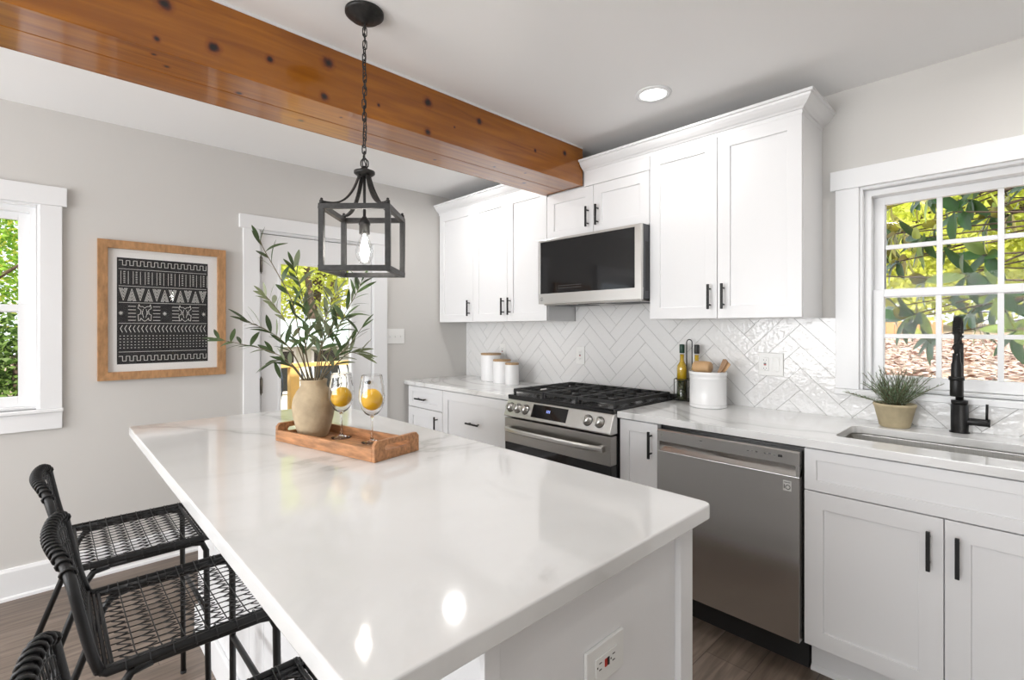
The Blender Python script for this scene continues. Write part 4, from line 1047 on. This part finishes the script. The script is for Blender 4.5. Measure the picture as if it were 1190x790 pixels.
# ------------------------------------------------------------------ counter objects
def canister(x, y, r_, h_, label):
    o = thing('canister', (x, y, .910), label, 'canister', 'white canisters by the corner')
    n = 72; m = MB(); vs = []; prof = [(1, 0.0), (1, h_ - .016)]
    ring = lambda z, f: [(x + r_ * f * (1 + .008 * (j % 2)) * math.cos(2 * math.pi * j / n), y + r_ * f * (1 + .008 * (j % 2)) * math.sin(2 * math.pi * j / n), z) for j in range(n)]
    vs = ring(.9102, .96) + ring(.913, 1) + ring(.910 + h_ - .018, 1) + ring(.910 + h_ - .014, .97)
    fs = [(i * n + j, i * n + (j + 1) % n, (i + 1) * n + (j + 1) % n, (i + 1) * n + j) for i in range(3) for j in range(n)] + [tuple(range(n)), tuple(range(3 * n, 4 * n))]
    m.add(vs, fs, False); m.build('jar', 'ribbed', o)
    MB().lathe([(r_ * .9, h_ - .0138), (r_ * .99, h_ - .0136), (r_ * 1.01, h_ - .010), (r_ * 1.01, h_ - .002), (r_ * .98, h_), (0, h_)], (x, y, .910), 40).build('lid', 'lidwood', o)
    return o
canister(0.500, -0.160, .080, .218, 'tall white canister with wooden lid, largest of the three')
canister(0.672, -0.200, .068, .178, 'middle sized white canister with wooden lid')
canister(0.806, -0.222, .0505, .160, 'small white canister with wooden lid nearest the range')

cr = thing('utensil_crock', (2.272, -0.140, .910), 'white enamel utensil crock beside the oil bottles', 'crock')
CXX, CYY = 2.262, -0.175
MB().lathe([(.086, 0), (.0925, .002), (.0935, .008), (.091, .012), (.091, .018), (.093, .021), (.091, .024), (.091, .150), (.093, .153), (.091, .156), (.091, .168), (.095, .172), (.095, .186), (.092, .188), (.086, .186), (.086, .01), (0, .008)], (CXX, CYY, .9102), 56).build('crock_body', 'enamel', cr)
def utensil(name, a, b_, kind, label, mat):
    a, b_ = Vector(a), Vector(b_); m = MB(); d = (b_ - a).normalized()
    if kind == 'pin':
        m.tube([a, a + d * .02, b_ - d * .06, b_ - d * .055, b_ - d * .0, b_ + d * .002], [.02, .024, .024, .030, .030, .026], 20)
    else:
        m.tube([a, b_ - d * .07], .006, 10); s = d.cross(Vector((0, -1, 0))).normalized(); nn = Vector((0, -1, 0))
        q = b_ - d * .075; e = b_ + d * .01; vs = []
        for t_ in (-.003, .003):
            vs += [q - s * .008 + nn * t_, q + s * .008 + nn * t_, e + s * .015 + nn * t_, e + d * .006 + nn * t_, e - s * .013 + nn * t_]
        m.add(vs, [(0, 1, 2, 3, 4), (9, 8, 7, 6, 5)] + [(i, i + 5, (i + 1) % 5 + 5, (i + 1) % 5) for i in range(5)])
    o = m.build(name, mat, None, .001 if kind != 'pin' else 0); return tag(o, label, 'utensil', 'wooden utensils in the crock')
# wide turned mallet head lying across the mouth and a spatula leaning right
m = MB(); mc = Vector((2.232, -0.175, 1.118)); q = []
m.lathe([(0, -.046), (.026, -.046), (.031, -.040), (.0325, -.01), (.0325, .02), (.030, .040), (.026, .046), (0, .046)], (mc.x, mc.y, mc.z), 26, 'x'); m.tube([(mc.x, mc.y, mc.z - .03), (mc.x + .02, mc.y - .01, .922)], .009, 12)
tag(m.build('meat_mallet', 'utensil'), 'light wooden mallet with thick rounded head in the crock', 'utensil', 'wooden utensils in the crock')
utensil('wooden_spatula', (2.245, -0.190, .925), (2.345, -0.165, 1.150), 'spat', 'brown wooden spatula leaning right in the crock', 'utensil_dark')
utensil('wooden_spoon', (2.225, -0.14, .925), (2.352, -0.150, 1.135), 'spat', 'pale wooden spoon handle leaning right behind the spatula', 'utensil')

def bottle(x, y, label, capm, herb):
    o = thing('oil_bottle', (x, y, .914), label, 'bottle', 'olive oil bottles in a wire caddy'); z = .9145
    sg = 4
    def sq(r): return r
    b1 = [(.026, 0), (.029, .004), (.029, .10)]
    MB().lathe([(0, 0), (.027, 0), (.0285, .004), (.0285, .115)], (x, y, z), 20).build('herb_filling', 'herbs' if herb else 'oildark', o)
    MB().lathe([(.0285, .1152), (.0285, .180), (.026, .196), (.015, .215), (.0115, .228), (.0115, .262), (0, .262)], (x, y, z), 24).build('oil_filling', 'oil', o)
    MB().lathe([(.0292, .0), (.0292, .181), (.0267, .197), (.0157, .216), (.0122, .229), (.0122, .272), (0, .272)], (x, y, z), 24).build('bottle_glass', 'crystal', o)
    MB().lathe([(.0135, .268), (.0145, .270), (.0145, .312), (.013, .318), (0, .319)], (x, y, z), 20).build('bottle_cap', capm, o)
bottle(2.062, -0.070, 'herb filled olive oil bottle with green cap beside the range', 'cap', True)
bottle(2.150, -0.070, 'olive oil bottle with black cap half hidden behind the crock', 'capblack', False)
cd = MB(); hx = 2.106; 
cd.tube([(hx - .016, -.070, .914)] + [(hx - .016, -.070, 1.0)] + arc((hx, -.070, 1.245), .016, math.pi, 0, 10) + [(hx + .016, -.070, 1.0), (hx + .016, -.070, .916)], .003, 8)
for z in (.9165, 1.035): cd.tube([(x_, y_, z) for x_, y_ in rrect(2.026, 2.186, -.106, -.034, .03, 4)], .0025, 6, closed=True)
for x_ in (2.030, 2.182):
    for y_ in (-.100, -.040): cd.tube([(x_, y_, .9125), (x_, y_, 1.035)], .0022, 6)
for y_ in (-.1, -.04): cd.tube([(hx, y_, .9165), (hx, y_, 1.035)], .0022, 6)
cd.tube([(2.03, -.07, .9125), (2.182, -.07, .9125)], .002, 6)
tag(cd.build('bottle_caddy', 'black'), 'dark wire bottle caddy with tall looped handle', 'caddy')

# potted rosemary
PX, PYY = 3.040, -0.118
pp = thing('potted_herb', (PX, PYY, .910), 'small bushy rosemary in a ribbed tan clay pot by the sink', 'plant')
n = 60; m = MB(); prs = [(.048, 0.0), (.052, .004), (.070, .085), (.073, .087), (.0745, .096), (.072, .099), (.066, .098), (.064, .084), (0, .084)]
vs = []
for (r_, z_) in prs:
    for j in range(n):
        f_ = 1 + (.012 * (j % 2) if .003 < z_ < .086 and r_ > .05 and r_ != .064 else 0); vs.append((PX + r_ * f_ * math.cos(2 * math.pi * j / n), PYY + r_ * f_ * math.sin(2 * math.pi * j / n), .9102 + z_))
m.add(vs, [(i * n + j, i * n + (j + 1) % n, (i + 1) * n + (j + 1) % n, (i + 1) * n + j) for i in range(len(prs) - 1) for j in range(n)] + [tuple(range(n))], True)
m.build('pot', 'potclay', pp)
MB().lathe([(.0635, .080), (.05, .089), (0, .091)], (PX, PYY, .9102), 24).build('soil', 'soil', pp)
random.seed(5); stm = MB(); lf = MB()
for i in range(110):
    a = random.uniform(0, 2 * math.pi); sp = random.uniform(.05, .85) if i > 5 else 1.2
    if i < 4: a = math.pi + R(43) * .2 + random.uniform(-.3, .3)
    Ls = random.uniform(.08, .185) if i > 3 else random.uniform(.12, .165)
    p0 = Vector((PX + .03 * math.cos(a) * random.random(), PYY + .03 * math.sin(a) * random.random(), .996)); d = Vector((math.cos(a) * sp, math.sin(a) * sp * .8, 1.0)).normalized()
    if d.y > 0.3: d.y *= .4; d.normalize()
    if i < 4: d = Vector((-1, -.1, .45)).normalized()
    bd = Vector((random.uniform(-.035, .035), random.uniform(-.02, .02), -.015))
    if i < 4: bd = Vector((0, 0, -.02))
    pts = [p0 + d * (Ls * t) + bd * t * t for t in [k / 6 for k in range(7)]]
    stm.tube(pts, .0011, 5)
    for k in range(30):
        t = .1 + .9 * k / 30; p = p0 + d * (Ls * t) + bd * t * t; an = k * 2.4; s1, s2 = frame_of(d)
        lf.blade(p, d * .8 + (s1 * math.cos(an) + s2 * math.sin(an)) * .9, d, random.uniform(.010, .020), .0026, -.1, 2, 0)
stm.build('stems', 'herbstem', pp); lf.build('needle_leaves', 'rosemary', pp, fix=False)

# faucet
FX, FY = 3.240, -0.075
fc = thing('kitchen_faucet', (FX, FY, .910), 'matte black spring neck kitchen faucet behind the sink', 'faucet')
m = MB().lathe([(.031, 0), (.031, .003), (.027, .005), (.027, .112), (0, .112)], (FX, FY, .9102), 32); m.build('faucet_base', 'black', fc)
m = MB(); m.lathe([(.0235, 0), (.0235, .002), (.026, .004), (.026, .016), (0, .016)], (FX, FY, 1.0224), 28); m.build('collar', 'black', fc)
m = MB(); m.tube([(FX, FY, 1.038), (FX, FY, 1.262)], .0125, 18); m.build('riser_pipe', 'black', fc)
arcp = [(FX, FY, 1.262)] + [(FX, FY - .060 + .060 * math.cos(t), 1.300 + .060 * math.sin(t)) for t in [math.pi * k / 18 for k in range(19)]] + [(FX, FY - .120, 1.225)]
MB().tube(arcp, .0075, 12).build('hose', 'rubber', fc)
# spring coil around the arch
coil = []; dens = spline([Vector(p) for p in arcp], 10); nT = 26; Ld = len(dens)
for i in range(nT * 12 + 1):
    f_ = i / (nT * 12) * (Ld - 1.001); k = int(f_); p = dens[k].lerp(dens[min(k + 1, Ld - 1)], f_ - k); d = (dens[min(k + 1, Ld - 1)] - dens[max(k - 1, 0)]).normalized()
    s1 = Vector((1, 0, 0)); s2 = d.cross(s1).normalized(); an = i / 12 * 2 * math.pi; coil.append(p + s1 * (.0108 * math.cos(an)) + s2 * (.0108 * math.sin(an)))
MB().tube(coil, .0026, 6).build('spring', 'black', fc)
MB().lathe([(.0, .0), (.0175, .0), (.0195, .004), (.0195, .06), (.0165, .075), (.0165, .12), (.0125, .135), (.0125, .165), (0, .165)], (FX, FY - .120, 1.065), 28).build('spray_head', 'black', fc)
m = MB(); m.box(FX - .008, FX + .008, FY - .100, FY - .010, 1.128, 1.140); m.lathe([(.0205, 0), (.0235, 0), (.0235, .014), (.0205, .014)], (FX, FY - .120, 1.127), 24, close=True); m.build('holder_arm', 'black', fc)
m = MB().tube([(FX + .020, FY, .957), (FX + .082, FY, .957)], .0145, 20); m.tube([(FX + .082, FY, .957), (FX + .088, FY, .957)], .0160, 20)
hb = m.build('valve_body', 'black', fc, .001)
MB().tube([(FX + .078, FY, .968), (FX + .079, FY, 1.030)], .0042, 12).build('handle', 'black', fc)

# ------------------------------------------------------------------ stools
def stool_frame():
    root = empty('counter_stool', (0, 0, 0))
    hw = .200; zs = .650; yf = .150; yb = -.165
    # seat frame
    m = MB()
    for s in (-1, 1):
        m.tube([(s * hw, -.190, zs + .012), (s * hw, -.175, zs), (s * hw, yf - .02, zs), (s * hw, yf, zs - .003)], .0085, 8)
        m.tube([(s * (hw - .017), yb - .01, zs - .002), (s * (hw - .017), yf, zs - .002)], .0075, 8)
        for k in range(8): 
            y = yb + .02 + k * .040; m.tube([(s * (hw - .0085) + .019 * math.cos(t), y + .003 * t / 6, zs - .001 + .0115 * math.sin(t)) for t in [2 * math.pi * q / 10 for q in range(10)]], .0013, 5, closed=True)
    m.tube([(-hw, yf, zs - .003), (hw, yf, zs - .003)], .008, 8); m.tube([(-hw, yf - .016, zs - .002), (hw, yf - .016, zs - .002)], .0055, 8)
    for dy in (0, .009, .018): m.tube([(-hw, yb - dy, zs), (hw, yb - dy, zs)], .0042, 6)
    m.build('seat_frame', 'rattan', root, local=True)
    # seat weave
    m = MB(); nr = 14
    for i in range(nr):
        x = -hw + .02 + (2 * hw - .04) * i / (nr - 1)
        m.tube([(x, yb - .018, zs), (x, yb + .05, zs - .003), (x, 0, zs - .005), (x, yf - .03, zs - .002), (x, yf, zs)], .0014, 5)
    for j in range(7):
        y = yb + .040 + j * .0425
        m.tube([(-hw, y, zs + .010), (-hw + .04, y, zs + .002), (hw - .04, y, zs + .002), (hw, y, zs + .010)], .0014, 5)
        zz = []
        for i in range(nr):
            x = -hw + .02 + (2 * hw - .04) * i / (nr - 1); zz.append((x, y - .004, zs + .001)); zz.append((x + .010, y - .026, zs + .001))
        m.tube(zz, .0014, 4)
    m.build('seat_weave', 'rattan', root, local=True)
    # back: a low curved shell rising from the rear of the seat
    def bpnt(u, v):         # u -1..1 across, v 0 seat .. 1 top
        y0 = -.185 - .006 * (1 - u * u); y1 = -.226 - .030 * (1 - u * u)
        x = u * (hw + .004 * v); z = zs + .006 + (.225 - .035 * abs(u) ** 6) * v
        return (x, y0 + (y1 - y0) * (v ** .8), z)
    m = MB(); top = [bpnt(-1, t / 6) for t in range(6)] + [bpnt(u / 12, 1) for u in range(-12, 13)] + [bpnt(1, 1 - t / 6) for t in range(1, 7)]
    m.tube(top, .0092, 10)
    m.tube([bpnt(u / 10, 0.0) for u in range(-10, 11)], .006, 8)
    for k in range(19):     # cane wrapping on the top rail
        u = -.93 + k * 1.86 / 18; c = Vector(bpnt(u, 1)); m.tube([(c.x + .004 * math.sin(t), c.y + .0120 * math.cos(t), c.z + .0120 * math.sin(t)) for t in [2 * math.pi * q / 10 for q in range(10)]], .0030, 6, closed=True)
    m.build('back_frame', 'rattan', root, local=True)
    m = MB(); nv = 19
    for i in range(nv):
        u = -.92 + 1.84 * i / (nv - 1)
        m.tube([(u * hw, yb - .018, zs)] + [bpnt(u, v / 5) for v in range(0, 6)], .0015, 5)
    for v in (.18, .36, .54, .72, .88):
        m.tube([bpnt(u / 10, v) for u in range(-10, 11)], .0015, 5)
        zz = []
        for i in range(nv * 2): u = -.95 + 1.9 * i / (nv * 2 - 1); zz.append(bpnt(u, v + (.05 if i % 2 else -.05)))
        m.tube(zz, .0014, 4)
    m.build('back_weave', 'rattan', root, local=True)
    # legs
    for s in (-1, 1):
        x = s * (hw - .006)
        m = MB().tube([(x, -.13, zs - .012), (x, yf - .045, zs - .012), (x, yf - .018, zs - .018), (x, yf - .006, zs - .045), (x + s * .012, yf, .004)], .0088, 10); lg = m.build('leg', 'black', root, local=True)
        MB().lathe([(.010, 0), (.010, .010), (0, .012)], (x + s * .012, yf, .0), 10).build('foot_cap', 'rubber', lg, local=True)
    for s in (-1, 1):
        x = s * (hw - .006)
        m = MB().tube([(x, -.10, zs - .014), (x, -.135, zs - .020), (x, -.155, zs - .050), (x + s * .025, -.155 - .36 * .58, .004)], .0088, 10); lg = m.build('leg', 'black', root, local=True)
        MB().lathe([(.010, 0), (.010, .010), (0, .012)], (x + s * .025, -.155 - .36 * .58, .0), 10).build('foot_cap', 'rubber', lg, local=True)
    zf = .40
    m = MB().tube([(-hw, yf - .003, zf), (hw, yf - .003, zf)], .0080, 10)
    m.build('footrest', 'black', root, local=True)
    return root
s0 = stool_frame()
labs = [(1.400, -2.490, 0.0, 'black woven rattan counter stool furthest from the viewer at the island'),
        (1.985, -2.463, R(0), 'middle black woven rattan counter stool at the island side'),
        (2.610, -2.490, 0.0, 'nearest black rattan counter stool, mostly out of frame at bottom left')]
for i, (x, y, a, lab) in enumerate(labs):
    o = s0 if i == 0 else copy_tree(s0)
    o.location = (x, y, 0); o.rotation_euler = (0, 0, a); tag(o, lab, 'stool', 'counter stools along the island')

# ------------------------------------------------------------------ outdoors
GZ = -0.45
struct('ground', MB().box(-40, 40, 0.2, 50, GZ - .2, GZ).box(-40, -0.2, -40, 0.2, GZ - .2, GZ), 'ground')
def leaf_cloud(mb, c, rx, ry, rz_, n, size, seed, droop=.2):
    rnd = random.Random(seed)
    for _ in range(n):
        while True:
            p = Vector((rnd.uniform(-1, 1), rnd.uniform(-1, 1), rnd.uniform(-1, 1)))
            if p.length < 1: break
        p = p * (0.55 + .45 * p.length)
        q = Vector((c[0] + p.x * rx, c[1] + p.y * ry, c[2] + p.z * rz_)); s = size * rnd.uniform(.6, 1.3)
        d = Vector((rnd.gauss(0, 1), rnd.gauss(0, 1), rnd.gauss(-droop, .7))).normalized(); a, b_ = frame_of(d); a = (a * math.cos(rnd.random() * 6) + b_ * .5).normalized()
        b2 = d.cross(a).normalized()
        mb.add([q - d * s * .5, q + b2 * s * .28, q + d * s * .5, q - b2 * s * .28], [(0, 1, 2, 3)])
def tree(x, y, hgt, cr_, label, mat, seed, n=2600, size=.16, trunk=.11, group='trees outside the windows', low=.25, name='tree'):
    o = thing(name, (x, y, GZ), label, 'tree', group); rnd = random.Random(seed)
    pts = [(x + .12 * math.sin(k * 1.3 + seed), y + .1 * math.cos(k + seed), GZ + hgt * k / 6 * .9) for k in range(7)]
    tm = MB().tube(pts, [trunk * (1 - .1 * k) for k in range(7)], 10)
    for k in range(5):
        a = rnd.uniform(0, 6.28); z = GZ + hgt * rnd.uniform(.35, .8); e = Vector((x + cr_ * .7 * math.cos(a), y + cr_ * .7 * math.sin(a), z + cr_ * .4)); tm.tube([(x, y, z), (Vector((x, y, z)) + e) / 2 + Vector((0, 0, .1)), e], [trunk * .45, trunk * .3, trunk * .12], 6)
    tm.build('trunk', 'bark', o)
    lm = MB()
    for k in range(7):
        a = rnd.uniform(0, 6.28); rr = cr_ * rnd.uniform(.2, .6); z = GZ + hgt * rnd.uniform(low + .12, .92)
        leaf_cloud(lm, (x + rr * math.cos(a), y + rr * math.sin(a), z), cr_ * .62, cr_ * .62, hgt * .2, n // 7, size, seed * 13 + k)
    lm.build('foliage', mat, o, fix=False)
    return o
# beyond the left window
tree(-6.0, -3.6, 5.2, 1.7, 'sunlit green tree seen through the upper left window pane', 'leafgreen', 1, 9360, 0.078)
tree(-7.5, -4.4, 6.5, 2.4, 'tall yellow green tree further off beyond the left window', 'leafyellow', 2, 9360, 0.114)
for i, (x, y, s_) in enumerate(((-3.75, -2.95, .62), (-4.6, -4.1, .75))):
    o = thing('shrub', (x, y, GZ), ['tall dark shrub just outside the lower left window pane', 'darker shrub further left outside the left window'][i], 'shrub', 'shrubs outside the left window')
    lm = MB()
    for k in range(4): leaf_cloud(lm, (x + .2 * math.sin(k * 2), y + .2 * math.cos(k * 2.6), GZ + .45 + k * .38), s_, s_, .48, 1500, .075, 50 + i * 7 + k)
    lm.build('foliage', 'leafdark', o, fix=False)
    MB().tube([(x, y, GZ - .02), (x + .03, y, GZ + .8), (x + .08, y, GZ + 1.5)], .025, 6).build('stem', 'bark', o)
# beyond the door
tree(-9.5, 2.4, 6.5, 2.6, 'bright yellow green tree behind the neighbouring outbuilding', 'leafyellow', 3, 10920, 0.125, .14)
tree(-8.3, 3.6, 7.0, 2.0, 'green tree with thick brown trunk seen through the door glass', 'leafgreen', 4, 6240, 0.114, .17, low=.45)
tree(-7.6, 1.5, 6.5, 1.8, 'yellow tree left of the outbuilding through the door glass', 'leafyellow', 5, 6760, 0.104, .10, low=.4)
tree(-13.0, 4.5, 9.0, 4.0, 'distant yellow green tree far behind the outbuilding', 'leafyellow', 6, 10920, 0.187, .2)
tree(-12.5, 0.5, 9.0, 4.0, 'distant green tree closing the view through the door', 'leafgreen', 16, 10920, 0.187, .2)
hs = thing('outbuilding', (-7.2, 1.9, GZ), 'pale outbuilding with blue grey roof and dark windows beyond the door', 'building')
MB().box(-8.2, -6.5, 0.1, 4.2, GZ, 1.05).build('wall', 'shedwall', hs)
MB().prism([(-6.2, 1.03), (-7.35, 1.52), (-8.5, 1.03), (-8.5, .97), (-7.35, 1.44), (-6.2, .97)], -0.2, 4.5, 'y').build('roof', 'shedroof', hs)
for y in (.55, 1.45, 2.35, 3.3):
    wf = MB().box(-6.5, -6.47, y - .30, y + .30, .05, .92).build('window', 'trim', hs)
    MB().box(-6.471, -6.466, y - .25, y + .25, .10, .87).build('window_pane', 'shedglass', wf)
# porch railing
pr_ = thing('porch_railing', (-1.7, -0.6, GZ), 'cedar porch railing with wavy iron balusters outside the door', 'railing')
rx = -1.7
MB().box(rx - .05, rx + .05, -2.4, 1.0, .93, .968).build('top_rail', 'yellowwood', pr_, .004)
MB().box(rx - .03, rx + .03, -2.4, 1.0, .12, .165).build('bottom_rail', 'yellowwood', pr_, .004)
for y in (-2.35, -0.90, 0.0, .95): MB().box(rx - .045, rx + .045, y - .045, y + .045, -.045, .929).build('post', 'yellowwood', pr_, .004)
y = -2.22
while y < .85:
    if min(abs(y - q) for q in (-2.35, -0.90, 0.0, .95)) > .07:
        MB().tube([(rx, y + .018 * math.sin(2 * math.pi * t / 12 * 1.6), .167 + .762 * t / 12) for t in range(13)], .008, 6).build('baluster', 'balluster', pr_)
    y += .10
tag(MB().box(-1.85, -0.18, -2.6, 1.1, -.10, -.05).build('porch_deck', 'yellowwood'), 'cedar porch deck outside the glass door', 'deck', kind='structure')
# beyond the sink window
fn = thing('wooden_fence', (1.9, 8.5, .9), 'tan board fence far behind the magnolia outside the sink window', 'fence')
fb = MB()
for k in range(7): fb.box(1.50 + k * .13, 1.50 + k * .13 + .12, 8.48, 8.50, 1.0, 1.44)
fb.build('boards', 'fence', fn)
for x in (1.46, 2.34): MB().box(x, x + .07, 8.501, 8.57, .95, 1.47).build('post', 'fence', fn)
tree(0.6, 11.0, 7.5, 3.0, 'yellow green tree left in the view from the sink window', 'leafyellow', 8, 10920, 0.156, .14)
tree(3.6, 12.0, 8.0, 3.4, 'broad yellow green tree straight behind the magnolia', 'leafyellow', 9, 11960, 0.166, .16)
tree(6.4, 10.5, 7.5, 3.0, 'green tree to the right in the sink window view', 'leafgreen', 10, 9360, 0.156, .14)
tree(2.0, 17.0, 9.0, 4.5, 'distant yellow green tree far behind the fence', 'leafyellow', 11, 10920, 0.218, .2)
BANK = [(1.5, -.44), (2.0, .35), (4.0, .86), (8.5, 1.17), (14, 1.35), (24, 1.5)]
def bank_z(y):
    for (a, p), (b_, q) in zip(BANK, BANK[1:]):
        if y <= b_: return p + (q - p) * max(0, (y - a)) / (b_ - a)
    return BANK[-1][1]
lt = MB(); rnd = random.Random(77)
for _ in range(16000):
    x = rnd.uniform(.6, 5); y = rnd.uniform(1.6, 8.4); z = bank_z(y) + rnd.uniform(.004, .04); a = rnd.uniform(0, 6.28); s = rnd.uniform(.018, .05)
    d = Vector((math.cos(a), math.sin(a), rnd.uniform(-.3, .3))) * s; e = Vector((-math.sin(a), math.cos(a), rnd.uniform(-.4, .4))) * s * .5
    p = Vector((x, y, z)); lt.add([p - d, p + e, p + d, p - e], [(0, 1, 2, 3)])
tag(lt.build('fallen_leaves', 'litter', None, fix=False), 'brown and pink fallen leaves covering the ground outside', 'leaves', kind='stuff')
gb = MB(); gb.prism([(24, GZ - .1), (1.5, GZ - .1)] + BANK, -6, 12, 'x'); struct('ground_bank', gb, 'ground')
# magnolia
mg = thing('magnolia_tree', (4.35, 1.9, GZ), 'magnolia with large glossy leaves close outside the sink window', 'tree')
rnd = random.Random(5); bmg = MB(); la = MB(); lb = MB()
bmg.tube([(4.55, 2.3, GZ), (4.5, 2.25, .6), (4.4, 2.2, 1.6), (4.35, 2.2, 3.0)], [.07, .06, .05, .03], 8)
def cluster(tip, d, n, size, hang=.0):
    d = Vector(d).normalized(); a0 = rnd.uniform(0, 6)
    for k in range(n):
        s1, s2 = frame_of(d); an = a0 + k * 2.4; o = (s1 * math.cos(an) + s2 * math.sin(an))
        dr_ = (d * rnd.uniform(.1, .7) + o * rnd.uniform(.7, 1) + Vector((0, 0, -hang))).normalized()
        (lb if rnd.random() < .22 else la).blade(Vector(tip) - d * rnd.uniform(0, .06), dr_, d + Vector((0, 0, .6)), size * rnd.uniform(.8, 1.25), size * .38, rnd.uniform(.05, .3), 6, .2)
for i in range(74):
    x = rnd.uniform(2.62, 3.95); y = rnd.uniform(1.0, 2.5); z = rnd.uniform(1.26, 2.6)
    if x < 2.98 and z < 1.75 and rnd.random() < .5: x += .5
    st_p = Vector((4.42, 2.2, max(.9, min(2.6, z + rnd.uniform(-.3, .5))))); tip = Vector((x, y, z)); mid = (st_p + tip) / 2 + Vector((0, 0, rnd.uniform(.02, .15)))
    bmg.tube([st_p, mid, tip], [.011, .007, .004], 6)
    cluster(tip, (tip - mid), rnd.randint(6, 9), .17, .25)
bmg.build('trunk', 'bark', mg); la.build('leaves', 'magnolia', mg, fix=False); lb.build('pale_leaves', 'magnolia_pale', mg, fix=False)
